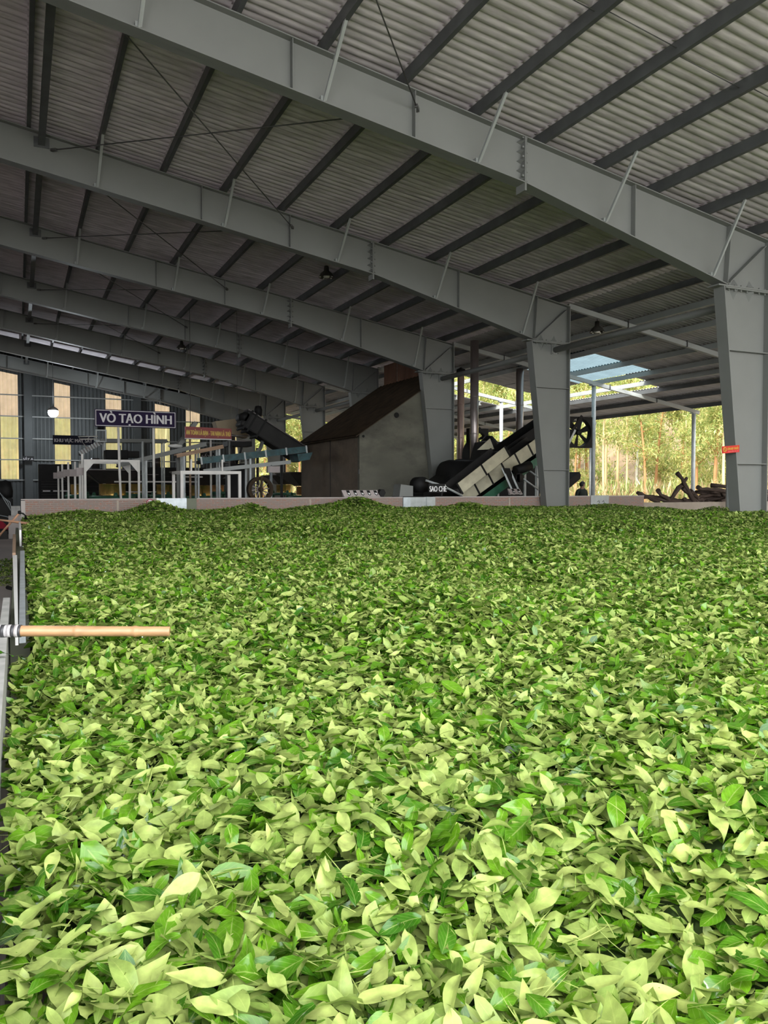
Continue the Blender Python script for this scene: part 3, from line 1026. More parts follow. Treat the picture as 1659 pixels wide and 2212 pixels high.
def build_bed():
    parts = []
    for r0, r1, dens, nu, nv in ((0.05, 3.0, 2900, 6, 4), (3.0, 6.5, 2500, 4, 2), (6.5, 11.0, 1800, 4, 2), (11.0, 23.0, 1250, 3, 2)):
        P, q = scatter(r0, r1, dens, -0.045, 0.012, nu, nv)
        parts.append(leaf_arrays(P, nu=nu, nv=nv, **q))
    parts.append(twigs(0.3, 3.0, 190))
    parts.append(twigs(3.0, 9.0, 90))
    V, F, A, o = [], [], [], 0
    for v, f, a in parts:
        V.append(v)
        F.append(f + o)
        A.append(a)
        o += len(v)
    me = np_mesh('tea_leaf_heap', np.concatenate(V), np.concatenate(F), M['tea'], np.concatenate(A))
    ob = bpy.data.objects.new('tea_leaf_heap', me)
    COL.objects.link(ob)
    tag(ob, 'deep bed of fresh green tea leaves filling the trough', 'tea leaves', None, 'stuff')
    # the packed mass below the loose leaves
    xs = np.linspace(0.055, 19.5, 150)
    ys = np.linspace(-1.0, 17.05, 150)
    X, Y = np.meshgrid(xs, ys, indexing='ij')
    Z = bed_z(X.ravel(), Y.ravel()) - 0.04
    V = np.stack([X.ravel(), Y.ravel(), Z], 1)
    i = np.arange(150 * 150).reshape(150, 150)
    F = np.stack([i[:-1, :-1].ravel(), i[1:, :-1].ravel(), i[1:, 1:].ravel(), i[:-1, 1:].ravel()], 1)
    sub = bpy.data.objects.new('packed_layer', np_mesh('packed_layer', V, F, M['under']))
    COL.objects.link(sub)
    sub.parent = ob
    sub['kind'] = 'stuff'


build_bed()


def single_leaves():
    """The nearest leaves, each its own object, lying loose on top."""
    kinds = []
    for k in range(18):
        q = leaf_params(1, 0.0)
        tone = 0.8 if k < 11 else 0.2
        q.update(L=np.array([rng.uniform(0.072, 0.115)]), tilt=np.zeros(1), roll=np.zeros(1), yaw=np.zeros(1), tone=np.array([tone]), fold=np.array([rng.uniform(-0.1, 0.45)]))
        q['W'] = q['L'] * rng.uniform(0.38, 0.5)
        V, F, A = leaf_arrays(np.zeros((1, 3)), nu=10, nv=6, **q)
        kinds.append((np_mesh('tea_leaf', V, F, M['tea'], A), tone))
    spots, tries = [], 0
    while len(spots) < 296 and tries < 9000:
        tries += 1
        r, a = math.sqrt(random.uniform(0.72 ** 2, 2.15 ** 2)), random.uniform(-0.04, 0.93)
        x, y = r * math.sin(a), r * math.cos(a)
        if x < 0.02 or any((x - s[0]) ** 2 + (y - s[1]) ** 2 < (0.045) ** 2 for s in spots):
            continue
        spots.append((x, y))
    for (x, y) in spots:
        me, tone = random.choice(kinds)
        o = bpy.data.objects.new('tea_leaf', me)
        o.location = (x, y, float(bed_z(x, y)) + random.uniform(0.008, 0.026))
        o.rotation_euler = (random.gauss(0, 0.33), random.gauss(0, 0.33), random.uniform(0, 2 * PI))
        COL.objects.link(o)
        if tone > 0.5:
            tag(o, 'pale green tea leaf, dull side up, loose on the near heap', 'leaf', 'pale loose tea leaves at the front')
        else:
            tag(o, 'dark glossy green tea leaf, loose on the near heap', 'leaf', 'glossy loose tea leaves at the front')
    me = next(m for m, t in kinds if t < 0.5)
    o = bpy.data.objects.new('tea_leaf', me)
    o.location = (-0.07, 3.62, 0.815)
    o.rotation_euler = (0.1, 0.25, 0.2)
    COL.objects.link(o)
    tag(o, 'green tea leaf draped over the thin grey wall beside the bamboo pole', 'leaf')


single_leaves()


def floor_leaves():
    n = 2600
    x, y = rng.uniform(-1.6, -0.11, n), rng.uniform(13.2, 17.9, n)
    P = np.stack([x, y, rng.uniform(0.005, 0.05, n)], 1)
    V, F, A = leaf_arrays(P, nu=3, nv=2, **leaf_params(n, 0.25))
    o = bpy.data.objects.new('spilled_leaves', np_mesh('spilled_leaves', V, F, M['tea'], A))
    COL.objects.link(o)
    tag(o, 'patch of tea leaves spread on the floor left of the white panel', 'tea leaves', None, 'stuff')


floor_leaves()

# ------------------------------------------------------------------ poles and clutter at the left edge
def bamboo_pole():
    r = thing('bamboo_pole', (0.25, 4.02, 0.80), 'thick bamboo pole with taped end lying across the left edge of the bed', 'pole')
    p, q = Vector((-0.018, 4.12, 0.822)), Vector((0.66, 3.93, 0.80))
    pts, rs = [], []
    nodes = [0.0, 0.39, 0.77]
    for i in range(81):
        t = i / 80
        pts.append(p.lerp(q, t))
        rs.append(0.026 + 0.0042 * sum(math.exp(-((t - k) / 0.012) ** 2) for k in nodes) - 0.002 * t)
    MB().tube(pts, rs, 18).build('cane', 'bamboo', r)
    d = (q - p).normalized()
    MB().tube([p - d * 0.62, p - d * 0.10, p - d * 0.02], [0.026, 0.030, 0.027], 16).build('plastic_wrap', 'tape_white', r)
    for k, (s, m) in enumerate(((0.0, 'tape_black'), (0.028, 'tape_white'), (0.045, 'tape_black'), (0.06, 'tape_white'), (0.072, 'tape_black'))):
        a = p - d * 0.055 + d * s
        MB().tube([a - d * 0.008, a + d * 0.008], 0.0295 + 0.0006 * (k % 2), 16).build('tape_band', m, r)


bamboo_pole()
r = thing('cane_stick', (0.1, 14.2, 0.9), 'reddish flattened cane stick lying on the leaves at the far left corner', 'stick')
mb = MB()
mb.tube([(-0.30, 14.4, 0.965), (-0.05, 14.3, 0.93), (0.2, 14.15, 0.895), (0.36, 14.08, 0.865), (0.56, 14.0, 0.87)], [0.016, 0.02, 0.026, 0.034, 0.022], 8)
mb.build('cane', 'cane_pink', r)
r = thing('broom', (-0.1, 15.4, 0.8), 'broom leaning on the bed corner, its black head toward the brick wall', 'broom')
MB().tube([(-0.45, 15.9, 0.42), (-0.28, 15.5, 0.68), (0.018, 15.38, 1.04)], 0.018, 8).build('handle', 'cane_pink', r)
MB().lathe([(0.0, -0.03), (0.028, -0.02), (0.028, 0.03), (0.0, 0.04)], (0.02, 15.38, 1.045), 8).build('collar', 'black', r)
mb = MB()
for k in range(5):
    mb.tube([(0.02, 15.38, 1.05), (0.08 + 0.012 * k, 15.40, 1.035 - 0.012 * k), (0.15 - 0.014 * k, 15.44, 0.93)], 0.008, 5)
mb.build('bristles', 'black', r)


def left_corner():
    mb = MB().box(-0.19, 25.4, 0.66, 0.06, 25.9, 0.94)
    tag(mb.build('concrete_block', 'concrete_grey', None, 0.01), 'pale concrete block on top of another, left of the brick wall end', 'block')
    mb = MB().box(-0.26, 25.3, 0, 0.07, 26.0, 0.66)
    tag(mb.build('concrete_block', 'walkway', None, 0.01), 'lower pale concrete block carrying the smaller block, left of the brick wall end', 'block')
    mb = MB().box(-0.72, 25.2, 0.0, -0.285, 25.8, 0.25)
    tag(mb.build('crate', 'soot', None, 0.015), 'dark crate under the red cloth at the far left', 'crate')
    n = 12
    V, F = [], []
    for i in range(n + 1):
        for j in range(n + 1):
            x, y = -0.75 + 0.48 * i / n, 25.2 + 0.6 * j / n
            hh = 0.265 + 0.27 * math.exp(-((x + 0.47) ** 2) / 0.03 - ((y - 25.5) ** 2) / 0.05) + 0.02 * math.sin(19 * x + 11 * y) * math.cos(23 * y)
            V.append((x, y, hh))
    for i in range(n):
        for j in range(n):
            a = i * (n + 1) + j
            F.append((a, a + n + 1, a + n + 2, a + 1))
    o = MB().add(V, F, True).build('red_cloth', 'red_cloth')
    tag(o, 'crumpled dark red cloth on the dark crate at the far left', 'cloth')
    # black engine with shiny tubes
    r = thing('pump_engine', (-0.4, 28.3, 0), 'black machine with shiny bent tubes standing beyond the red cloth', 'machine')
    MB().box(-0.85, 28.0, 0, -0.15, 28.9, 1.15).build('body', 'black', r, 0.04)
    MB().lathe([(0.0, 1.15), (0.20, 1.15), (0.22, 1.35), (0.17, 1.66), (0.0, 1.72)], (-0.36, 28.3, 0), 14).build('tank', 'black', r)
    for k in range(3):
        MB().tube([(-0.54 + 0.07 * k, 27.93, 1.36 - 0.1 * k), (-0.36 + 0.06 * k, 27.9, 1.02), (-0.2 + 0.03 * k, 27.88, 0.72 - 0.08 * k)], 0.012, 7).build('tube', 'galv', r)
    MB().tube([(-0.6, 27.9, 0.62), (-0.35, 27.9, 0.56), (-0.18, 27.9, 0.5)], 0.014, 6).build('hose', 'galv', r)
    tag(MB().tube([(-0.155, 12.85, 0.032), (-0.09, 12.62, 0.034)], [0.03, 0.022], 8).build('dropped_rag', 'black'), 'small black rag on the floor left of the wooden edge board', 'rag')


left_corner()
# round no-smoking sign on the brick wall
r = thing('no_smoking_sign', (2.49, WY, 1.17), 'small round no smoking sign on the brick wall by the steel hatch', 'sign')
MB().lathe([(0.0, WY - 0.010), (0.062, WY - 0.010), (0.062, WY - 0.002)], (2.49, 0, 1.172), 28, 'Y').build('disc', 'letter_white', r)
MB().lathe([(0.058, WY - 0.013), (0.074, WY - 0.013), (0.074, WY - 0.002), (0.058, WY - 0.002)], (2.49, 0, 1.172), 28, 'Y').build('ring', 'magenta', r)
mb = MB()
mb.bar((2.447, WY - 0.015, 1.205), (2.533, WY - 0.015, 1.139), 0.006, 0.014)
mb.build('slash', 'magenta', r)
mb = MB()
mb.bar((2.455, WY - 0.013, 1.19), (2.525, WY - 0.013, 1.178), 0.004, 0.022).bar((2.47, WY - 0.013, 1.15), (2.51, WY - 0.013, 1.165), 0.004, 0.03).bar((2.515, WY - 0.013, 1.18), (2.528, WY - 0.013, 1.205), 0.004, 0.012)
mb.build('pictogram', 'black', r)

# ------------------------------------------------------------------ furnace house
def furnace():
    r = thing('furnace_house', (11.4, 25.9, 0), 'big sooty plastered furnace house with sloping brown roof', 'furnace')
    x0, y0, y1 = 9.72, 23.06, 28.7
    zs = lambda x: 3.18 + (x - 9.72) * 0.678
    mb = MB()
    mb.prism([(x0, 0), (12.9, 0), (12.9, zs(12.9)), (x0, 3.18)], y0, y0 + 0.15)
    mb.build('front_wall', 'plaster', r)
    MB().box(x0, y0 + 0.152, 0, x0 + 0.15, y1, 3.17).build('side_wall', 'plaster_warm', r)
    mb = MB()
    mb.box(x0 - 0.012, 25.6, 0, x0, 25.63, 3.1)
    mb.build('wall_joint', 'soot', r)
    mb = MB()
    n = 40
    V, F = [], []
    for i in range(n + 1):
        y = y0 - 0.08 + (y1 - y0 + 0.2) * i / n
        for x in (x0 - 0.14, 13.0):
            V.append((x, y, zs(x) + 0.02 + (0.03 if i % 2 else 0)))
    for i in range(n):
        F.append((2 * i, 2 * i + 1, 2 * i + 3, 2 * i + 2))
    mb.add(V, F)
    mb.prism([(x0 - 0.14, zs(x0 - 0.14) - 0.03), (13.0, zs(13.0) - 0.03), (13.0, zs(13.0)), (x0 - 0.14, zs(x0 - 0.14))], y0 - 0.08, y1 + 0.1)
    mb.build('roof_sheet', 'rust', r)
    for (x, z, rr) in ((11.0, 3.78, 0.07), (9.85, 3.08, 0.035)):
        MB().lathe([(0.0, y0 - 0.004), (rr, y0 - 0.004), (rr * 1.25, y0 - 0.01), (rr * 1.25, y0)], (x, 0, z), 16, 'Y').build('vent_hole', 'black', r)
    MB().box(x0 - 0.03, y0 + 0.0, 1.9, x0 + 0.0, y0 + 0.06, 2.05).build('bracket', 'rod', r)
    r = thing('brown_cladding', (13.2, 27.4, 5.6), 'brown ribbed cladding panel high between the third and fourth columns', 'cladding')
    for k, (a, b) in enumerate(((25.4, 26.4), (26.4, 27.5), (27.5, 28.75))):
        mb = MB()
        n = int((b - a) / 0.08)
        V = []
        for i in range(n + 1):
            y = a + (b - a) * i / n
            x = 13.1 + (0.03 if i % 2 else 0) + 0.02 * k
            V += [(x, y, 4.9), (x, y, 6.25)]
        mb.add(V, [(2 * i, 2 * i + 2, 2 * i + 3, 2 * i + 1) for i in range(n)])
        mb.build('panel', 'brown', r)


furnace()
r = thing('kraft_hopper', (7.3, 30.0, 3.4), 'tan board box hanging beyond the dark chute, above the red sign', 'box')
mb = MB()
mb.prism([(6.75, 3.95), (7.5, 4.07), (8.15, 3.75), (7.95, 3.35), (6.85, 3.62)], 29.9, 30.5)
mb.build('box', 'paper', r)
MB().tube([(6.9, 29.95, 3.9), (6.8, 29.95, 3.5)], 0.012, 5).build('strap', 'rod', r)

# ------------------------------------------------------------------ rolling machines
def rolling_machine(x, y, zt, rad, hgt, hop, label, drum='brass', base='green', hopper=True):
    r = thing('rolling_machine', (x, y, 0), label, 'machine', 'tea rolling machines')
    zb = zt - hgt
    MB().lathe([(rad * 0.2, zb - 0.16), (rad * 1.7, zb - 0.14), (rad * 1.75, zb - 0.04), (rad * 1.3, zb - 0.02), (0.0, zb - 0.02)], (x, y, 0), 28).build('rolling_table', base, r)
    for k in range(3):
        a = 0.6 + k * 2.094
        px, py = x + rad * 1.45 * math.cos(a), y + rad * 1.45 * math.sin(a)
        mb = MB().lathe([(0.14, 0), (0.10, 0.1), (0.075, zb - 0.14), (0.075, zb + 0.02), (0.05, zb + 0.10), (0.0, zb + 0.11)], (px, py, 0), 12)
        mb.build('leg', base, r)
    MB().lathe([(rad, zb), (rad, zt - 0.015), (rad * 1.03, zt - 0.01), (rad * 1.03, zt), (rad * 0.97, zt), (rad * 0.97, zb)], (x, y, 0), 40).build('drum', drum, r)
    if hopper:
        h = hop
        w0, w1 = rad * 0.95, rad * 1.0 + h * 1.15
        c = lambda w, z: [(x - w, y - w, z), (x + w, y - w, z), (x + w, y + w, z), (x - w, y + w, z)]
        mb = MB()
        mb.add(c(w0, zt + 0.02) + c(w1, zt + h), [(0, 1, 5, 4), (1, 2, 6, 5), (2, 3, 7, 6), (3, 0, 4, 7)])
        mb.add(c(w1, zt + h) + c(w1, zt + h + 0.03), [(0, 1, 5, 4), (1, 2, 6, 5), (2, 3, 7, 6), (3, 0, 4, 7)])
        mb.build('hopper', 'darksteel', r)
        for s in (-1, 1):
            MB().bar((x + s * w0, y - w0 - 0.005, zt + 0.02), (x + s * w1, y - w1 - 0.005, zt + h), 0.02, 0.03).build('hopper_rib', 'soot', r)
    return r


rolling_machine(3.20, 31.3, 1.605, 0.475, 0.42, 0.49, 'rolling machine with shiny brass drum under a dark hopper, behind the white gantry', 'brass')
rolling_machine(6.90, 33.5, 1.555, 0.44, 0.42, 0.55, 'rolling machine with gold drum and wide black hopper inside the low white frame')
rolling_machine(11.3, 32.6, 1.51, 0.46, 0.36, 0.57, 'rolling machine with red lettered copper drum beside the furnace house', 'copper')
rolling_machine(5.6, 34.2, 1.59, 0.36, 0.40, 0.3, 'small gold rolling drum just inside the left post of the low white frame', 'brass', 'green', False)
rolling_machine(2.35, 36.5, 1.60, 0.32, 0.42, 0.4, 'gold rolling drum behind the row of square posts, under the gantry corner', 'brass')
rolling_machine(4.85, 37.0, 1.62, 0.34, 0.42, 0.4, 'dull gold rolling drum beyond the tall sign post')
rolling_machine(8.55, 37.5, 1.58, 0.30, 0.30, 0.3, 'reddish copper rolling drum behind the right post of the low white frame', 'copper')
rolling_machine(9.6, 38.0, 1.58, 0.33, 0.38, 0.3, 'gold rolling drum glimpsed left of the big spoked wheel', 'brass', 'green', False)
rolling_machine(12.1, 38.5, 1.60, 0.36, 0.38, 0.45, 'dull brass rolling drum between the spoked wheel and the red lettered one')
# red lettering wrapped on the copper drum
x, z, fs = text_verts('QUY 44', 0.52, 0.17, 0.02)
cx, cy, rr = 11.3, 32.6, 0.466
mb = MB()
mb.add([(cx + rr * math.sin(a / rr - 0.2), cy - rr * math.cos(a / rr - 0.2), 1.33 + b) for a, b in zip(x, z)], fs)
drum_lab = [o for o in bpy.data.objects if o.name.startswith('rolling_machine') and abs(o.location.x - 11.3) < 0.01][0]
mb.build('lettering', 'red', drum_lab)

# spoked wheel
r = thing('flywheel', (6.55, 23.2, 0), 'big rusty spoked fan wheel behind the brick wall', 'wheel')
c = (6.55, 0, 1.42)
RW = 0.38
MB().lathe([(RW, 23.05), (RW, 23.3), (RW * 0.74, 23.3), (RW * 0.74, 23.05), (RW, 23.05)], c, 40, 'Y').build('rim', 'rust', r)
MB().lathe([(0.0, 23.02), (0.07, 23.02), (0.07, 23.3), (0.0, 23.3)], c, 16, 'Y').build('hub', 'rust', r)
for k in range(12):
    a = 2 * PI * k / 12
    p = Vector((c[0] + 0.06 * math.cos(a), 23.15, c[2] + 0.06 * math.sin(a)))
    q = Vector((c[0] + RW * 0.75 * math.cos(a + 0.12), 23.15, c[2] + RW * 0.75 * math.sin(a + 0.12)))
    MB().bar(p, q, 0.01, 0.035, (math.sin(a), 0.8, -math.cos(a))).build('spoke', 'pinkgrey', r)
MB().box(6.52, 22.98, 0.0, 6.58, 23.03, 1.82).build('stand', 'rust', r)

# ------------------------------------------------------------------ gantries and posts
def gantry(name, x0, x1, y, zt, w, m, label, depth=2.0, brace=True):
    r = thing(name, ((x0 + x1) / 2, y, 0), label, 'frame')
    for yy in (y, y + depth):
        for x in (x0, x1):
            MB().box(x - w / 2, yy - w / 2, 0, x + w / 2, yy + w / 2, zt).build('post', m, r)
        MB().box(x0 - w / 2, yy - w / 2, zt, x1 + w / 2, yy + w / 2, zt + w).build('cross_beam', m, r)
        if brace:
            for s, x in ((1, x0), (-1, x1)):
                MB().prism([(x + s * w / 2, zt), (x + s * 0.28, zt), (x + s * w / 2, zt - 0.3)], yy - 0.02, yy + 0.02).build('corner_plate', m, r)
    for x in (x0, x1):
        MB().box(x - w / 2, y + w / 2, zt, x + w / 2, y + depth - w / 2, zt + w).build('side_beam', m, r)
    return r


gantry('white_gantry', 1.80, 3.32, 25.0, 2.24, 0.065, 'white', 'white steel gantry over the brass drum with a dark hopper', 2.2)
gantry('low_frame', 3.86, 5.38, 21.0, 1.84, 0.075, 'white', 'low white square tube frame standing behind the steel hatch', 1.2, False)
for i, (x, y, zt) in enumerate(((1.74, 25.2, 2.02), (1.62, 26.6, 2.0), (1.50, 28.0, 2.02), (1.42, 30.2, 2.0), (1.36, 31.8, 1.98))):
    r = thing('capped_post', (x, y, 0), 'square post with a clamped grey block, %s in the row left of the gantry' % ['nearest', 'second', 'third', 'fourth', 'farthest'][i], 'post', 'row of posts with grey blocks')
    MB().box(x - 0.03, y - 0.03, 0, x + 0.03, y + 0.03, zt + (0.45 if i == 0 else 0.28)).build('post', 'white', r)
    MB().box(x - 0.17, y - 0.05, zt - 0.18, x + 0.10, y + 0.05, zt + 0.04).build('block', 'pinkgrey', r)

# ------------------------------------------------------------------ conveyors
def conveyor(name, p, q, width, side_h, label, side='steel', belt='black', legs=(), leg_m='galv_dull', ribs=0, rib_m='soot', cat='conveyor'):
    """Trough conveyor whose belt runs from p to q (same Y)."""
    p, q = Vector(p), Vector(q)
    r = thing(name, ((p.x + q.x) / 2, p.y, 0), label, cat)
    d = (q - p).normalized()
    up = Vector((0, 1, 0)).cross(d) * -1
    if up.z < 0:
        up = -up
    MB().bar(p + up * side_h * 0.3, q + up * side_h * 0.3, width * 0.92, 0.04, up).build('belt', belt, r)
    for s in (-1, 1):
        off = Vector((0, s * width / 2, 0))
        MB().bar(p + off + up * side_h / 2, q + off + up * side_h / 2, 0.025, side_h, up).build('side_panel', side if s < 0 or side != 'cream' else belt, r)
    for e in (p, q):
        MB().tube([e + up * side_h * 0.3 - Vector((0, width * 0.47, 0)), e + up * side_h * 0.3 + Vector((0, width * 0.47, 0))], side_h * 0.28, 12).build('end_roller', 'soot', r)
    for k in range(ribs):
        t = k / max(1, ribs - 1)
        c = p.lerp(q, t) - Vector((0, width / 2 + 0.02, 0))
        MB().bar(c - up * 0.02, c + up * (side_h + 0.02), 0.02, 0.05, d).build('side_rib', rib_m, r)
    for t in legs:
        for s in (-1, 1):
            c = p.lerp(q, t)
            MB().box(c.x - 0.03, c.y + s * width * 0.45 - 0.03, 0, c.x + 0.03, c.y + s * width * 0.45 + 0.03, c.z).build('leg', leg_m, r)
    return r


conveyor('belt_conveyor', (2.95, 33, 3.22), (5.45, 33, 3.26), 0.6, 0.14, 'long flat grey belt conveyor high behind the purple sign', 'steel', 'darksteel', (0.05, 0.95))
conveyor('slat_conveyor', (2.25, 33.2, 2.72), (2.98, 33.2, 3.16), 0.5, 0.16, 'short tilted conveyor with rows of slats above the gantry', 'darksteel', 'soot', (), ribs=9, rib_m='galv_dull')
conveyor('trough_conveyor', (2.95, 27.0, 2.12), (5.75, 27.0, 2.86), 0.5, 0.14, 'long tilted grey trough conveyor rising behind the tall sign post', 'steel', 'soot', (0.3, 0.9))
conveyor('trough_conveyor', (4.6, 26.0, 2.42), (6.1, 26.0, 2.75), 0.4, 0.12, 'brown rimmed trough conveyor below the red sign', 'wood', 'soot', (0.15, 0.9))
conveyor('teal_conveyor', (5.15, 25.0, 2.20), (8.55, 25.0, 2.62), 0.6, 0.20, 'dark teal trough conveyor running toward the furnace house', 'teal', 'black', (0.45, ), 'galv_dull', 6, 'galv_dull')
r = thing('support_rail', (7.0, 24.7, 0), 'grey channel rail on a post below the teal conveyor', 'rail')
MB().bar((5.2, 24.7, 1.98), (8.0, 24.7, 2.30), 0.08, 0.12).build('channel', 'steel_light', r)
MB().tube([(7.35, 24.7, 0), (7.35, 24.7, 2.2)], 0.045, 10).build('post', 'galv', r)
MB().box(7.22, 24.62, 1.95, 7.62, 24.78, 2.15).build('junction_box', 'pinkgrey', r)
tag(MB().prism([(8.2, 2.55), (8.72, 2.62), (8.62, 2.38), (8.25, 2.32)], 24.6, 25.5).build('teal_chute', 'teal'), 'teal outlet chute at the foot of the dark inclined tube', 'chute')
# electric box and ducts high on the far left side
r = thing('control_frame', (2.95, 33, 3.5), 'small grey frame with an electric motor above the slat conveyor', 'frame')
rail_frame(MB(), 2.74, 3.14, 3.22, 3.70, 32.6, 0.05, 0.05).build('frame', 'galv_dull', r)
MB().lathe([(0, 3.70), (0.12, 3.70), (0.13, 3.85), (0.06, 3.92), (0, 3.92)], (2.95, 32.7, 0), 14).build('motor', 'black', r)
r = thing('hand_rail', (2.4, 32.5, 3.3), 'bent pale handrail in front of the dryer area sign', 'rail')
MB().tube([(2.78, 32.3, 3.42), (2.10, 32.3, 3.39), (2.42, 32.3, 2.95)], 0.025, 8).build('upper_rail', 'white', r)
MB().tube([(2.78, 32.3, 3.32), (2.16, 32.3, 3.30)], 0.02, 8).build('lower_rail', 'white', r)
tag(MB().box(2.95, 31.0, 2.52, 3.75, 31.8, 2.86).build('black_bin', 'black', None, 0.02), 'black bin on top of the white gantry', 'bin')
tag(MB().box(3.75, 31.4, 2.60, 4.2, 31.9, 2.85).build('grey_motor_box', 'soot', None, 0.02), 'dark motor box right of the black bin', 'box')
r = thing('bag', (4.35, 24.6, 2.6), 'shiny white plastic bag lying on the grey trough conveyor', 'bag')
V, F = [], []
for i in range(13):
    for j in range(9):
        a, b = PI * j / 8, 2 * PI * i / 12
        V.append((4.72 + 0.24 * math.sin(a) * math.cos(b) * (1 + 0.2 * math.sin(5 * b)), 26.78 + 0.1 * math.sin(a) * math.sin(b), 2.84 + 0.065 * math.cos(a) + 0.015 * math.sin(7 * b)))
for i in range(12):
    for j in range(8):
        F.append((i * 9 + j, (i + 1) * 9 + j, (i + 1) * 9 + j + 1, i * 9 + j + 1))
MB().add(V, F, True).build('sheet', 'white_metal', r)
conveyor('lift_conveyor', (4.95, 27.6, 2.75), (5.6, 27.6, 3.65), 0.35, 0.14, 'steep grey lift conveyor left of the red sign', 'steel', 'soot', (0.1, ))
# thin uprights between the machines
for (x, y, h, m, lab) in ((2.66, 24.05, 3.2, 'white', 'slightly bent white post holding the left half of the purple sign'),
                          (3.62, 24.05, 3.25, 'white', 'straight pale post holding the right half of the purple sign'),
                          (3.52, 25.6, 2.9, 'galv_dull', 'thin grey post left of the straight sign post'),
                          (3.05, 27.4, 2.85, 'steel', 'grey post under the left end of the trough conveyor'),
                          (4.72, 26.3, 2.45, 'steel', 'thick dull grey post left of the low white frame'),
                          (5.3, 27.3, 3.4, 'wood', 'brown post in front of the red sign'),
                          (6.62, 27.2, 3.2, 'steel', 'grey post at the right end of the red sign'),
                          (5.98, 27.2, 3.1, 'white', 'thin white post under the red sign'),
                          (4.3, 22.0, 2.25, 'white', 'short white post left of centre on the low white frame'),
                          (5.15, 22.0, 2.25, 'white', 'short white post right of centre on the low white frame')):
    if y == 22.0:
        mb = MB().box(x - 0.022, y - 0.022, 1.92, x + 0.022, y + 0.022, 2.25)
    else:
        mb = MB().tube([(x + (0.08 if 'bent' in lab else 0), y, 0), (x, y, h * 0.6), (x - (0.02 if 'bent' in lab else 0), y, h)], 0.035 if 'thick' not in lab else 0.06, 10)
    tag(mb.build('support_post', m), lab, 'post')
for (x0, x1, y, z, lab) in ((3.2, 6.2, 30.6, 1.66, 'pale horizontal rail across the machines behind the sign posts'), (5.6, 6.6, 31.5, 1.86, 'white rail behind the left post of the low frame'), (3.9, 6.2, 36.0, 1.25, 'low grey rail in front of the farthest drums')):
    tag(MB().box(x0, y, z, x1, y + 0.05, z + 0.05).build('guard_rail', 'white'), lab, 'rail')

# dark inclined chute
def chute():
    r = thing('inclined_chute', (8.2, 28.0, 0), 'long dark tube conveyor slanting down from the roof to the furnace house', 'conveyor')
    a, b = Vector((7.25, 28.0, 3.93)), Vector((9.45, 28.0, 2.62))
    d = (b - a).normalized()
    up = Vector((-d.z, 0, d.x))
    if up.z < 0:
        up = -up
    MB().bar(a + up * 0.02, b + up * 0.02, 0.8, 0.62, up).build('casing', 'soot', r, 0.06)
    MB().bar(a + up * 0.34, b + up * 0.34, 0.66, 0.06, up).build('cover', 'darksteel', r)
    for t in (0.06, 0.13, 0.28):
        c = a.lerp(b, t)
        MB().bar(c - d * 0.03, c + d * 0.03, 0.86, 0.76, up).build('clamp_band', 'black', r)
    MB().lathe([(0.0, -0.13), (0.13, -0.12), (0.15, 0.1), (0.11, 0.24), (0.0, 0.26)], tuple(a + up * 0.5 + d * 0.42), 14).build('motor', 'black', r)
    MB().lathe([(0.0, -0.4), (0.16, -0.4), (0.16, 0.4), (0.0, 0.4)], tuple(a + d * 0.02 + up * 0.05), 14, 'Y').build('head_drum', 'black', r)
    MB().tube([a.lerp(b, 0.42) - up * 0.3, (7.9, 27.9, 2.85), (7.55, 27.9, 2.5), (7.2, 27.9, 2.45)], 0.07, 10).build('spout', 'steel', r)
    for x in (7.9, 8.8):
        MB().box(x - 0.04, 28.2, 0, x + 0.04, 28.28, 2.9).build('leg', 'soot', r)


chute()
r = thing('platform', (7.0, 29.0, 0), 'dark raised platform with railing right of the red sign', 'platform')
MB().box(6.95, 28.8, 2.98, 7.85, 29.6, 3.16).build('deck', 'black', r)
rail_frame(MB(), 6.97, 7.85, 3.16, 3.38, 28.85, 0.03, 0.03).build('railing', 'darksteel', r)
for x in (7.1, 7.5):
    MB().bar((x, 28.9, 2.98), (7.3, 28.9, 2.35), 0.07, 0.07).build('brace', 'black', r)
MB().box(7.0, 28.8, 0, 7.6, 29.4, 2.35).build('tower', 'black', r)

# roller shutter cabinet by the end wall
r = thing('dryer_cabinet', (1.55, 40, 0), 'black louvred cabinet with a bright stripe below the dryer area sign', 'cabinet')
MB().box(0.88, 40, 0, 2.3, 41.2, 2.55).build('body', 'black', r, 0.02)
mb = MB()
for k in range(9):
    mb.box(0.98, 39.96, 0.75 + k * 0.12, 2.2, 39.99, 0.80 + k * 0.12)
mb.build('louvre', 'soot', r)
mb = MB()
for a, b in ((1.04, 1.36), (1.48, 1.66), (1.78, 2.1)):
    mb.box(a, 39.95, 1.28, b, 39.97, 1.33)
mb.build('stripe', 'letter_white', r)
for (x0, x1, y, zt, lab) in ((2.75, 5.3, 39.4, 2.35, 'black dryer block added for darkness behind the drums left of the low white frame'), (5.7, 8.6, 40.2, 2.45, 'black dryer block added for darkness far behind the low white frame')):
    r = thing('dark_dryer_block', ((x0 + x1) / 2, y, 0), lab, 'machine')  # black block added to deepen the darkness behind the machines
    MB().box(x0, y, 0, x1, y + 1.6, zt).build('body', 'black', r, 0.03)
    mb = MB()
    for k in range(7):
        mb.box(x0 + 0.1, y - 0.03, 0.5 + k * 0.25, x1 - 0.1, y, 0.53 + k * 0.25)
    mb.build('tray_rail', 'soot', r)
    MB().tube([(x0 + 0.6, y + 0.8, zt), (x0 + 0.6, y + 0.8, zt + 0.5)], 0.2, 14).build('flue', 'darksteel', r)
r = thing('dryer_tank', (11, 44, 0), 'dark dryer drum standing near the far right corner', 'machine')
MB().lathe([(0.0, 0), (0.6, 0), (0.6, 1.9), (0.3, 2.3), (0, 2.3)], (10.9, 44, 0), 24).build('shell', 'soot', r)
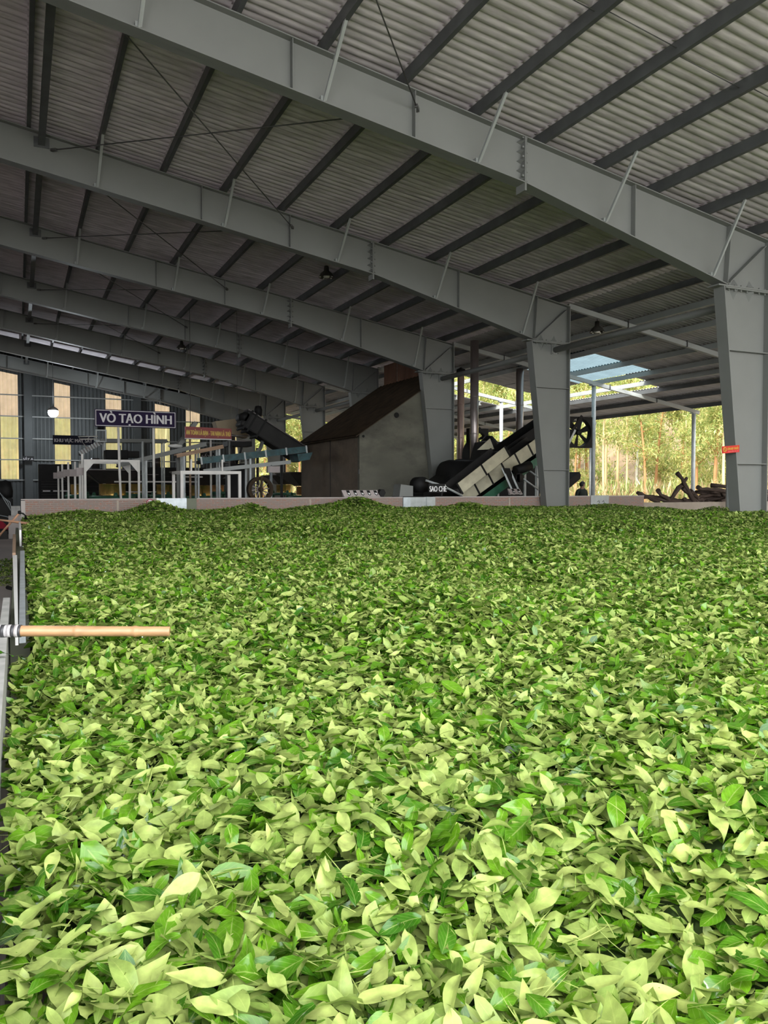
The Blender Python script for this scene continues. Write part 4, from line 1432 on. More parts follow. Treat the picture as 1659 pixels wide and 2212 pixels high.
MB().tube([(10.9, 44, 2.3), (10.9, 44, 4.6), (11.3, 44, 5.0)], 0.15, 14).build('flue', 'darksteel', r)

# ------------------------------------------------------------------ signs
def sign(name, x0, x1, z0, z1, y, board, body, m, label, border=None, pad=0.1, th=0.9, bold=0.03, slope=0.0, hgt=None):
    r = thing(name, ((x0 + x1) / 2, y, z0), label, 'sign')
    MB().add([(x0, y, z0), (x1, y, z0 + slope * (x1 - x0)), (x1, y, z1 + slope * (x1 - x0)), (x0, y, z1),
              (x0, y + 0.04, z0), (x1, y + 0.04, z0 + slope * (x1 - x0)), (x1, y + 0.04, z1 + slope * (x1 - x0)), (x0, y + 0.04, z1)],
             [(0, 1, 2, 3), (5, 4, 7, 6), (0, 4, 5, 1), (1, 5, 6, 2), (2, 6, 7, 3), (3, 7, 4, 0)]).build('board', board, r)
    if border:
        rail_frame(MB(), x0 + 0.02, x1 - 0.02, z0 + 0.02, z1 - 0.02, y - 0.002, 0.018, 0.006).build('border', border, r)
    if body:
        lettering('lettering', body, ((x0 + x1) / 2, y - 0.008, (z0 + z1) / 2 + slope * (x1 - x0) / 2), (x1 - x0) * (1 - pad), hgt or (z1 - z0) * th, m, r, bold, slope)
    return r


sign('area_sign', 2.0, 4.26, 3.21, 3.70, 24.0, 'purple', 'VÒ TẠO HÌNH', 'letter', 'big purple sign reading VÒ TẠO HÌNH in white capitals', 'letter', 0.12, 0.82, 0.03)
sign('area_sign', 1.42, 3.12, 3.36, 3.77, 38.0, 'navy', 'KHU VỰC MÁY SẤY', 'letter_dim', 'navy sign reading KHU VỰC MÁY SẤY behind the handrail', None, 0.08, 0.7, 0.04)
r = sign('safety_sign', 5.06, 6.62, 3.12, 3.50, 26.9, 'red_board', 'AN TOÀN LÀ BẠN - TAI NẠN LÀ THÙ', 'yellow', 'long red safety sign with yellow letters AN TOÀN LÀ BẠN', None, 0.05, 0.62, 0.03, -0.02)
MB().box(5.06, 26.88, 3.085, 6.62, 26.95, 3.115).build('lower_edge', 'white', r)
sign('area_sign', 0.24, 0.80, 2.89, 3.13, 46.7, 'black', 'SẤY A', 'letter_dim', 'small black sign reading SẤY A on the end wall post', None, 0.12, 0.72, 0.02)
sign('area_sign', 8.6, 9.3, 2.98, 3.26, 41.5, 'black', 'SẤY 1', 'letter_dim', 'small black sign reading SẤY 1 beyond the low white frame', None, 0.12, 0.72, 0.02)
r = sign('area_sign', 9.19, 9.70, 1.355, 1.575, 17.42, 'black', 'SAO CHÈ', 'letter_white', 'small black sign reading SAO CHÈ standing on the brick wall', None, 0.08, 0.78, 0.035)
MB().box(9.42, 17.2, 1.225, 9.46, 17.46, 1.36).build('foot', 'black', r)
# red no-smoking board on the nearest column
r = thing('warning_sign', (11.95, 10.72, 2.2), 'small red sign CẤM HÚT THUỐC tied to the nearest column', 'sign')
P4 = [(11.69, 2.105), (12.115, 2.14), (12.115, 2.27), (11.68, 2.235)]
MB().prism(P4, 10.70, 10.712).build('board', 'red', r)
lettering('lettering', 'CẤM HÚT THUỐC', (11.95, 10.697, 2.213), 0.29, 0.062, 'yellow', r, 0.03, 0.08)
lettering('small_lettering', 'TRONG XƯỞNG SẢN XUẤT', (11.955, 10.697, 2.158), 0.27, 0.03, 'pink_text', r, 0.01, 0.08)
mb = MB().lathe([(0.03, 10.694), (0.045, 10.694), (0.045, 10.70), (0.03, 10.70)], (11.745, 0, 2.178), 20, 'Y')
mb.bar((11.72, 10.695, 2.198), (11.77, 10.695, 2.158), 0.004, 0.01)
mb.build('symbol', 'yellow', r)

# hanging wires and lamps
def lamp(x, y, zb, ztop, label, rad=0.205, lit=False):
    r = thing('pendant_lamp', (x, y, zb), label, 'lamp', 'high bay lamps')
    k = rad / 0.205
    MB().lathe([(0.205 * k, zb), (0.20 * k, zb + 0.02), (0.15 * k, zb + 0.11), (0.07 * k, zb + 0.17), (0.06 * k, zb + 0.30), (0.0, zb + 0.31)], (x, y, 0), 24).build('reflector', 'lamp_shade', r)
    MB().lathe([(0.0, zb - 0.01), (0.075 * k, zb - 0.005), (0.085 * k, zb + 0.03), (0.08 * k, zb + 0.08), (0.0, zb + 0.08)], (x, y, 0), 16).build('diffuser', 'lamp_lit' if lit else 'lamp_glass', r)
    for j in range(5):
        a = 2 * PI * j / 5 + 0.4
        MB().lathe([(0.0, -0.012), (0.022, -0.008), (0.026, 0.012), (0.0, 0.02)], (x + 0.17 * k * math.cos(a), y + 0.17 * k * math.sin(a), zb + 0.005), 8).build('led', 'lamp_lit' if lit else 'lamp_glass', r)
    MB().tube([(x, y, zb + 0.3), (x, y, ztop)], 0.014, 6).build('stem', 'rod', r)
    return r


lamp(7.45, 19.9, 7.0, top_z(7.45) + 0.12, 'unlit round pendant lamp under the roof behind the second frame')
lamp(5.9, 31.9, 6.90, top_z(5.9) + 0.12, 'unlit round pendant lamp far back above the red sign')
lamp(14.4, 17.5, 5.70, canopy_z(14.4) + 0.12, 'unlit round pendant lamp under the lean-to canopy')
r = thing('flood_lamp', (1.68, 44, 5.3), 'dazzling lit lamp hanging before the end wall windows', 'lamp')
pl = bpy.data.lights.new('flood_light', 'POINT')
pl.energy = 160
pl.shadow_soft_size = 0.2
pl.color = (0.86, 0.94, 1.0)
plo = bpy.data.objects.new('flood_light', pl)
plo.location = (1.68, 43.65, 5.1)
COL.objects.link(plo)
MB().lathe([(0.0, -0.24), (0.13, -0.22), (0.22, -0.12), (0.25, 0.0), (0.20, 0.14), (0.08, 0.2), (0.0, 0.2)], (1.68, 44, 5.27), 20).build('bulb', 'lamp_lit', r)
MB().lathe([(0.26, 5.36), (0.22, 5.46), (0.08, 5.56), (0.0, 5.57)], (1.68, 44, 0), 20).build('reflector', 'lamp_shade', r)
MB().tube([(1.68, 44, 5.55), (1.68, 44, top_z(1.68) + 0.15)], 0.012, 6).build('cord', 'rod', r)
tag(MB().tube([(5.32, 27.3, 3.38), (5.32, 27.3, top_z(5.32) + 0.17)], 0.012, 6).build('hanging_wire', 'rod'), 'thin wire hanging from the roof to the brown post at the red sign', 'wire')
tag(MB().tube([(6.6, 26.0, 3.3), (6.6, 26.0, top_z(6.6) + 0.17)], 0.006, 5).build('hanging_wire', 'rod'), 'very thin wire dropping from the roof to the right of the red sign', 'wire')

# ------------------------------------------------------------------ flue pipes
for (x, y, zb, zt, rad, m, lab, cap) in ((13.45, 22.35, 0.6, 6.2, 0.135, 'pipe', 'thickest steel flue pipe, right beside the third column', False),
                                         (14.19, 24.5, 0.6, 5.55, 0.12, 'pipe_pink', 'pinkish flue pipe with dark cap, left of the thickest flue', True),
                                         (16.32, 24.0, 0.6, 5.70, 0.135, 'pipe', 'steel flue pipe left of the second column, rising from the conveyors', False)):
    r = thing('flue_pipe', (x, y, zb), lab, 'pipe', 'flue pipes under the canopy')
    MB().tube([(x, y, zb), (x, y, zt)], rad, 24).build('pipe', m, r)
    for z in (zb + 1.5, zb + 2.6, zb + 3.8):
        MB().tube([(x, y, z), (x, y, z + 0.025)], rad + 0.008, 24).build('joint_band', m, r)
    if cap:
        MB().lathe([(rad + 0.04, zt - 0.05), (rad + 0.04, zt + 0.06), (0.0, zt + 0.14)], (x, y, 0), 20).build('cap', 'black', r)

# ------------------------------------------------------------------ tea roasting line on the right
conveyor('roasting_conveyor', (11.03, 19.3, 1.32), (12.56, 19.3, 2.36), 0.7, 0.31, 'cream panelled inclined conveyor beside the tea roasting sign', 'cream', 'soot', (), 'galv_dull', 3, 'black')
conveyor('roasting_conveyor', (11.42, 19.8, 1.02), (14.15, 19.8, 2.70), 0.7, 0.36, 'second cream inclined conveyor passing behind the second column', 'cream', 'soot', (0.55, 0.9), 'galv_dull', 7, 'black')
conveyor('green_conveyor', (11.9, 19.7, 0.98), (14.3, 19.7, 2.45), 0.76, 0.22, 'green rusty conveyor frame under the cream conveyors', 'green', 'black', (0.6, ))
conveyor('black_conveyor', (12.5, 20.7, 1.75), (15.4, 20.7, 3.5), 0.8, 0.38, 'black inclined conveyor above the cream ones', 'black', 'black', (0.7, ), 'black')
r = thing('steel_ladder', (12.5, 19.2, 0), 'black steel ladder frame leaning on the cream conveyors', 'ladder')
for dx in (0.0, 0.22):
    MB().bar((12.62 + dx, 18.75, 1.2), (12.28 + dx, 18.9, 2.02), 0.03, 0.05).build('rail', 'galv_dull', r)
MB().prism([(12.62, 1.22), (12.84, 1.22), (12.5, 2.02), (12.28, 2.02)], 18.85, 18.9).build('plate', 'black', r)
r = thing('drive_motor', (13.0, 19.0, 0), 'dark drive motor with pulleys below the green conveyor', 'motor')
MB().tube([(12.75, 18.95, 1.95), (13.25, 18.95, 2.1)], 0.14, 14).build('casing', 'black', r)
MB().lathe([(0, 18.8), (0.13, 18.8), (0.13, 18.86), (0, 18.86)], (12.8, 0, 1.75), 16, 'Y').build('pulley', 'soot', r)
MB().box(12.7, 18.8, 0, 12.8, 19.1, 1.85).build('stand', 'black', r)
for (p, q, lab) in (((13.2, 18.9, 1.95), (14.05, 18.9, 1.45), 'slanting grey brace just left of the second column'), ((12.9, 18.9, 1.78), (13.5, 18.9, 1.42), 'short slanting pipe brace below the green conveyor'), ((13.42, 18.92, 0.0), (13.42, 18.92, 2.1), 'upright grey pipe under the green conveyor')):
    tag(MB().tube([p, q], 0.026, 8).build('pipe_brace', 'galv_dull'), lab, 'brace')


def roaster():
    r = thing('roasting_drum', (12.6, 21.6, 0), 'black roasting drum machine between furnace house and cream conveyor', 'machine')
    MB().lathe([(0.0, 11.9), (0.52, 11.9), (0.58, 12.1), (0.58, 13.6), (0.45, 13.8), (0.0, 13.8)], (0, 21.6, 1.75), 32, 'X').build('drum', 'black', r)
    MB().prism([(11.0, 0), (14.2, 0), (14.2, 2.3), (13.0, 2.2), (12.0, 1.9), (11.0, 1.3)], 21.2, 22.2).build('firebox', 'black', r)
    MB().prism([(13.0, 2.3), (13.9, 2.3), (13.75, 2.75), (13.5, 2.95), (13.2, 2.9)], 21.3, 21.9).build('hood', 'soot', r)
    r = thing('roasting_drum', (15.0, 22.5, 0), 'black roasting machine with hood behind the second column', 'machine')
    MB().box(13.8, 22.7, 0, 16.2, 24.2, 2.45).build('firebox', 'black', r)
    MB().lathe([(0.0, 13.9), (0.5, 13.9), (0.5, 15.8), (0.0, 15.8)], (0, 23.4, 2.55), 24, 'X').build('drum', 'black', r)
    mb = MB()
    mb.lathe([(0.0, 2.6), (0.32, 2.62), (0.30, 3.0), (0.12, 3.2), (0.0, 3.2)], (14.35, 22.9, 0), 14)
    mb.build('hood', 'black', r)
    r = thing('chute_plate', (13.1, 21.3, 0), 'pale triangular sheet chute in front of the roasting hood', 'chute')
    MB().prism([(12.75, 2.62), (13.35, 2.66), (13.2, 2.98)], 21.0, 21.03).build('sheet', 'cream', r)
    r = thing('electric_box', (8.9, 18.2, 0), 'grey sheet box and dark motor left of the tea roasting sign', 'box')
    MB().prism([(8.62, 1.26), (9.0, 1.26), (9.0, 1.52), (8.66, 1.56)], 17.9, 18.3).build('sheet_box', 'steel', r)
    MB().lathe([(0, 17.95), (0.2, 17.95), (0.2, 18.3), (0, 18.3)], (9.3, 0, 1.55), 20, 'Y').build('motor', 'black', r)
    MB().tube([(9.3, 17.8, 1.66), (9.75, 17.7, 1.52), (10.3, 17.7, 1.27)], 0.03, 8).build('shaft', 'galv_dull', r)
    MB().box(8.6, 17.9, 0, 9.5, 18.3, 1.26).build('stand', 'soot', r)


roaster()


def fan(x, y, z, s, rad, label, blades=6):
    r = thing('blower_fan', (x, y, 0), label, 'fan', 'black box fans by the roasting line')
    mb = MB()
    n = 24
    # square plate with a round hole
    V, F = [], []
    for k in range(n):
        a = 2 * PI * k / n
        cx, sx = math.cos(a), math.sin(a)
        mm = max(abs(cx), abs(sx))
        for yy in (y, y + 0.2):
            V += [(x + rad * cx, yy, z + rad * sx), (x + s * cx / mm, yy, z + s * sx / mm)]
    for k in range(n):
        a, b = 4 * k, 4 * ((k + 1) % n)
        F += [(a, a + 1, b + 1, b), (a + 2, b + 2, b + 3, a + 3), (a, b, b + 2, a + 2), (a + 1, a + 3, b + 3, b + 1)]
    mb.add(V, F)
    mb.build('housing', 'black', r)
    MB().lathe([(0, y + 0.02), (rad * 0.2, y + 0.02), (rad * 0.2, y + 0.14), (0, y + 0.14)], (x, 0, z), 14, 'Y').build('hub', 'black', r)
    for k in range(blades):
        a = 2 * PI * k / blades + 0.3
        p = Vector((x + 0.15 * rad * math.cos(a), y + 0.08, z + 0.15 * rad * math.sin(a)))
        q = Vector((x + 0.95 * rad * math.cos(a), y + 0.08, z + 0.95 * rad * math.sin(a)))
        t = Vector((-math.sin(a), 0.0, math.cos(a)))
        w0, w1 = rad * 0.1, rad * 0.27
        V = [p - t * w0, p + t * w0 + Vector((0, 0.05, 0)), q + t * w1 + Vector((0, 0.06, 0)), q - t * w1 * 0.6]
        V += [v + Vector((0, 0.008, 0)) for v in V]
        MB().add(V, [(0, 1, 2, 3), (7, 6, 5, 4), (0, 4, 5, 1), (1, 5, 6, 2), (2, 6, 7, 3), (3, 7, 4, 0)]).build('blade', 'black', r)
    MB().bar((x - s * 0.9, y - 0.04, z - s * 0.2), (x + s * 0.1, y - 0.04, z + s * 1.05), 0.03, 0.1).build('strut', 'black', r)
    MB().box(x - s, y + 0.02, 0, x - s + 0.07, y + 0.18, z - s).build('leg', 'black', r)
    return r


fan(16.62, 21.0, 3.27, 0.50, 0.46, 'large black box fan with open blades, left of the grey canopy post')
fan(15.6, 25.6, 3.25, 0.42, 0.30, 'smaller black fan between the flue pipes', 5)
r = thing('chute_tray', (15.3, 20.2, 0), 'black tray chute with pale edge slanting down beside the large fan', 'chute')
MB().prism([(14.95, 2.06), (15.6, 3.25), (15.2, 3.3), (14.75, 2.9)], 20.0, 20.5).build('tray', 'black', r)
MB().bar((14.95, 19.97, 2.05), (15.62, 19.97, 3.25), 0.02, 0.07).build('edge', 'galv', r)
tag(MB().prism([(14.9, 1.55), (15.5, 1.95), (15.56, 1.86), (15.54, 1.74), (14.9, 1.3)], 19.6, 20.2).build('outlet_spout', 'black'), 'black outlet spout poking out right of the second column', 'spout')

# display board of switch boxes on the wall top
def switch_board(x0, x1, y, z0, n, label, speaker):
    r = thing('switch_board', ((x0 + x1) / 2, y, z0), label, 'board')
    w = (x1 - x0) / n
    MB().add([(x0 - 0.06, y + 0.08, z0 + 0.155), (x1 - 0.02, y + 0.08, z0 + 0.155), (x1 + 0.03, y, z0 + 0.0), (x0 - 0.02, y, z0 + 0.0), (x0 - 0.06, y + 0.1, z0 + 0.155), (x1 - 0.02, y + 0.1, z0 + 0.155), (x1 + 0.03, y + 0.1, z0), (x0 - 0.02, y + 0.1, z0)],
             [(0, 3, 2, 1), (4, 5, 6, 7), (0, 1, 5, 4), (3, 7, 6, 2), (0, 4, 7, 3), (1, 2, 6, 5)]).build('panel', 'pinkgrey', r)
    for k in range(n):
        c = x0 + w * (k + 0.5)
        f = lambda u, v: (c + u + 0.035 - v * 0.25, y + v * 0.516 - 0.006, z0 + v)
        MB().add([f(-0.035, 0.05), f(0.035, 0.05), f(0.04, 0.15), f(-0.04, 0.15), f(0.0, 0.028)], [(0, 1, 2, 3), (0, 4, 1)]).build('socket', 'black', r)
        g = lambda u, v: (c + u + 0.035 - v * 0.25, y + v * 0.516 - 0.011, z0 + v)
        MB().add([g(-0.028, 0.095), g(0.03, 0.09), g(0.012, 0.05), g(-0.012, 0.055)], [(0, 3, 2, 1)]).build('plug', 'letter_white', r)
    if speaker:
        MB().lathe([(0.0, y - 0.03), (0.085, y - 0.03), (0.095, y + 0.09), (0.0, y + 0.09)], (x1 + 0.07, 0, z0 + 0.095), 6, 'Y', False).build('horn', 'black', r)
        MB().box(x1 + 0.03, y - 0.02, z0, x1 + 0.11, y + 0.06, z0 + 0.03).build('foot', 'black', r)
    return r


switch_board(6.86, 7.72, 17.12, WT + 0.005, 5, 'pale slanted board with five black sockets on the brick wall top', True)
o = switch_board(12.25, 12.6, 18.4, 1.29, 2, 'pale slanted board with two black sockets below the cream conveyor', False)
MB().box(12.2, 18.4, 0, 12.63, 18.5, 1.28).build('pedestal', 'soot', o)


# ------------------------------------------------------------------ firewood behind the low wall
def firewood():
    kinds = []
    for k in range(5):
        mb = MB()
        L = random.uniform(0.8, 1.5)
        n = 7
        pts = [(L * (i / 6 - 0.5), random.gauss(0, 0.018), random.gauss(0, 0.018)) for i in range(7)]
        mb.tube(pts, [random.uniform(0.045, 0.075) for _ in range(7)], n)
        o = mb.build('firewood_log', 'log')
        kinds.append(o.data)
        bpy.data.objects.remove(o)
    spots = []
    # (x, y, z, yaw, pitch) - some leaning, most lying in a heap
    lean = [(16.25, 17.5, 1.20, 0.2, 0.30), (16.75, 17.55, 1.14, -0.2, 0.16), (17.05, 17.5, 1.12, 0.2, 0.4), (17.3, 17.55, 1.30, 0.1, -0.72), (17.75, 17.5, 1.40, 0.2, 0.80), (17.95, 17.55, 1.22, 0.0, 0.62),
            (18.2, 17.6, 1.20, 0.3, 0.45), (18.75, 17.55, 1.42, 0.1, 0.06), (18.4, 17.7, 1.15, 0.5, 0.25), (17.6, 17.75, 1.12, -0.4, 0.1), (18.9, 17.8, 1.25, 0.2, -0.2), (18.0, 17.9, 1.05, 0.9, 0.2)]
    spots += lean
    for _ in range(34):
        spots.append((random.uniform(18.6, 21.6), random.uniform(17.6, 18.3), random.uniform(0.7, 1.45), random.uniform(-0.5, 0.5), random.gauss(0, 0.2)))
    for _ in range(26):
        spots.append((random.uniform(16.6, 19.5), random.uniform(17.6, 18.4), random.uniform(0.15, 1.0), random.uniform(-0.5, 0.5), random.gauss(0, 0.15)))
    for i, (x, y, z, a, b) in enumerate(spots):
        o = bpy.data.objects.new('firewood_log', random.choice(kinds))
        o.location = (x, y, z)
        o.rotation_euler = (random.uniform(0, 6), b, a)
        COL.objects.link(o)
        lab = {3: 'dark firewood log leaning up to the right from the low concrete wall', 4: 'tallest dark firewood log, leaning left against the far canopy post', 0: 'dark firewood log at the left end of the heap above the low wall', 7: 'dark firewood log lying flat at the top right of the heap'}.get(i)
        tag(o, lab or 'dark firewood log heaped behind the low concrete wall', 'log', 'firewood heaped behind the low wall')


firewood()


# ------------------------------------------------------------------ the person
def person():
    px, py = 17.5, 22.0
    r = thing('person', (px, py, 0), 'person with short black hair in a dark shirt, standing behind the brick wall', 'person')
    co, ed, ra = [], [], []

    def V(x, y, z, rad):
        co.append((px + x, py + y, z))
        ra.append(rad)
        return len(co) - 1

    def E(*ids):
        for a, b in zip(ids[:-1], ids[1:]):
            ed.append((a, b))
    pel = V(0, 0, 0.92, 0.135)
    wst = V(0, 0, 1.06, 0.125)
    che = V(0.0, 0, 1.24, 0.145)
    sho = V(0.0, 0, 1.37, 0.095)
    nk = V(0.015, 0, 1.45, 0.055)
    hd = V(0.03, 0, 1.55, 0.088)
    cr = V(0.015, 0, 1.64, 0.092)
    jw = V(0.062, 0, 1.505, 0.045)
    E(pel, wst, che, sho, nk, hd, cr)
    E(hd, jw)
    for s in (-1, 1):
        h = V(s * 0.09, 0, 0.86, 0.092)
        k = V(s * 0.10, -0.02, 0.47, 0.058)
        a = V(s * 0.10, 0.01, 0.08, 0.040)
        t = V(s * 0.11, -0.14, 0.035, 0.034)
        E(pel, h, k, a, t)
        sh = V(s * 0.17, 0, 1.355, 0.055)
        el = V(s * 0.235, 0.02, 1.08, 0.042)
        wr = V(s * 0.225, -0.09, 0.86, 0.028)
        pm = V(s * 0.215, -0.115, 0.79, 0.030)
        E(sho, sh, el, wr, pm)
        for j in range(4):
            f0 = V(s * 0.215 - 0.024 + 0.016 * j, -0.125, 0.75, 0.0095)
            f1 = V(s * 0.215 - 0.026 + 0.017 * j, -0.135, 0.705 + 0.006 * abs(j - 1.4), 0.0085)
            E(pm, f0, f1)
        t0 = V(s * 0.215 - s * 0.035, -0.13, 0.785, 0.011)
        t1 = V(s * 0.215 - s * 0.045, -0.145, 0.745, 0.009)
        E(pm, t0, t1)
    me = bpy.data.meshes.new('body')
    me.from_pydata([(a - px, b - py, c) for a, b, c in co], ed, [])
    b = bpy.data.objects.new('body', me)
    COL.objects.link(b)
    md = b.modifiers.new('skin', 'SKIN')
    for i, v in enumerate(me.skin_vertices[0].data):
        v.radius = (ra[i] * (1.12 if i in (0, 1, 2) else 1.0), ra[i] * (0.85 if i in (0, 1, 2) else 1.0))
        v.use_root = i == 0
    sd = b.modifiers.new('smooth', 'SUBSURF')
    sd.levels = sd.render_levels = 2
    dg = bpy.context.evaluated_depsgraph_get()
    dg.update()
    m2 = bpy.data.meshes.new_from_object(b.evaluated_get(dg))
    b.modifiers.clear()
    b.data = m2
    m2.materials.clear()
    m2.materials.append(M['skin'])
    m2.polygons.foreach_set('use_smooth', [True] * len(m2.polygons))
    b.parent = r
    # round the head into an egg with a narrower jaw
    hc = Vector((0.03, 0.0, 1.572))
    for v in m2.vertices:
        if v.co.z > 1.455:
            d = v.co - hc
            t = min(1.0, (v.co.z - 1.455) / 0.05)
            ax, ay, az = (0.100, 0.078, 0.116) if d.z > -0.02 else (0.094, 0.064, 0.108)
            k = 1.0 / math.sqrt((d.x / ax) ** 2 + (d.y / ay) ** 2 + (d.z / az) ** 2 + 1e-9)
            v.co = v.co.lerp(hc + d * k, t)
    m2.update()
    # clothes: shells of the body
    for nm, z0, z1, m, off in (('shirt', 0.90, 1.425, 'shirt', 0.012), ('trousers', 0.07, 0.93, 'trouser', 0.010)):
        bm = bmesh.new()
        bm.from_mesh(m2)
        bm.normal_update()
        for v in bm.verts:
            v.co += v.normal * off
        bmesh.ops.delete(bm, geom=[f for f in bm.faces if not (z0 < f.calc_center_median().z < z1) or (nm == 'trousers' and abs(f.calc_center_median().x) > 0.185) or (nm == 'shirt' and f.calc_center_median().z < 1.12 and abs(f.calc_center_median().x) > 0.19 and f.calc_center_median().z < 0.92)], context='FACES')
        mm = bpy.data.meshes.new(nm)
        bm.to_mesh(mm)
        bm.free()
        mm.materials.clear()
        mm.materials.append(M[m])
        o = bpy.data.objects.new(nm, mm)
        COL.objects.link(o)
        o.parent = r
    # short hair as a shell of the scalp, then the face, turned to the right
    bm = bmesh.new()
    bm.from_mesh(m2)
    bm.normal_update()
    for v in bm.verts:
        v.co += v.normal * 0.011
    def scalp(c):
        return c.z > 1.63 or (c.x < 0.045 and c.z > 1.575) or (c.x < 0.0 and c.z > 1.515)
    bmesh.ops.delete(bm, geom=[f for f in bm.faces if not scalp(f.calc_center_median())], context='FACES')
    mm = bpy.data.meshes.new('hair')
    bm.to_mesh(mm)
    bm.free()
    mm.materials.clear()
    mm.materials.append(M['hair'])
    o = bpy.data.objects.new('hair', mm)
    COL.objects.link(o)
    o.parent = r
    C = np.array([v.co[:] for v in m2.vertices])
    fx = lambda z: C[(np.abs(C[:, 2] - z) < 0.02) & (np.abs(C[:, 1]) < 0.05), 0].max()
    sy = lambda z: np.abs(C[(np.abs(C[:, 2] - z) < 0.02) & (np.abs(C[:, 0] - 0.02) < 0.03), 1]).max()
    f = px + fx(1.55)
    MB().add([(f - 0.006, py - 0.013, 1.545), (f - 0.006, py + 0.013, 1.545), (f + 0.020, py, 1.542), (f - 0.004, py, 1.585), (f - 0.004, py, 1.533)], [(0, 2, 3), (1, 3, 2), (0, 4, 2), (1, 2, 4)], True).build('nose', 'skin', r)
    for q in (-1, 1):
        MB().lathe([(0, -0.005), (0.010, -0.003), (0.010, 0.003), (0, 0.005)], (px + fx(1.575) - 0.010, py + q * 0.030, 1.578), 10).build('eye', 'black', r)
        MB().lathe([(0, -0.006), (0.020, -0.005), (0.024, 0.004), (0.0, 0.006)], (px + 0.02, py + q * (sy(1.55) + 0.002), 1.553), 10, 'Y').build('ear', 'skin', r)
    MB().bar((px + fx(1.513) - 0.004, py - 0.018, 1.513), (px + fx(1.513) - 0.004, py + 0.018, 1.513), 0.008, 0.008).build('mouth', 'red_cloth', r)


person()


# ------------------------------------------------------------------ the plantation outside
def tree_data(h, crown0, nleaf, lean, spread):
    mb = MB()
    pts, rs = [], []
    for i in range(9):
        t = i / 8
        pts.append((lean * t * t + 0.10 * math.sin(3 * t + lean * 9), 0.08 * math.sin(4 * t + h), h * t))
        rs.append(0.085 * (1 - 0.75 * t))
    mb.tube(pts, rs, 7)
    tips = []
    for k in range(26):
        t = random.uniform(crown0, 0.98)
        i = t * 8
        a, b = Vector(pts[int(i)]), Vector(pts[min(8, int(i) + 1)])
        p = a.lerp(b, i - int(i))
        ang = random.uniform(0, 2 * PI)
        L = spread * random.uniform(0.5, 1.1) * (1.15 - t * 0.7)
        q = p + Vector((math.cos(ang) * L, math.sin(ang) * L, random.uniform(0.2, 0.9) * L))
        mid = p.lerp(q, 0.5) + Vector((0, 0, 0.08 * L))
        mb.tube([p, mid, q], [0.022, 0.014, 0.005], 5)
        tips.append((p, mid, q))
    n = nleaf
    P = np.empty((n, 3))
    for i in range(n):
        p, m_, q = random.choice(tips)
        t = random.random() ** 0.6
        c = p.lerp(m_, t * 2) if t < 0.5 else m_.lerp(q, t * 2 - 1)
        P[i] = c + Vector((random.gauss(0, 0.22), random.gauss(0, 0.22), random.gauss(-0.05, 0.22)))
    L = rng.uniform(0.15, 0.32, n)
    V, F, A = leaf_arrays(P, L=L, W=L * rng.uniform(0.2, 0.32, n), yaw=rng.uniform(0, 2 * PI, n), tilt=rng.normal(0.5, 0.6, n), roll=rng.normal(0, 0.6, n), fold=np.full(n, 0.15), bend=rng.normal(0.1, 0.1, n), wave=np.zeros(n), tone=np.where(rng.random(n) < 0.5, 0.8, 0.2), rnd=rng.random(n), nu=2, nv=2)
    return mb, V, F, A


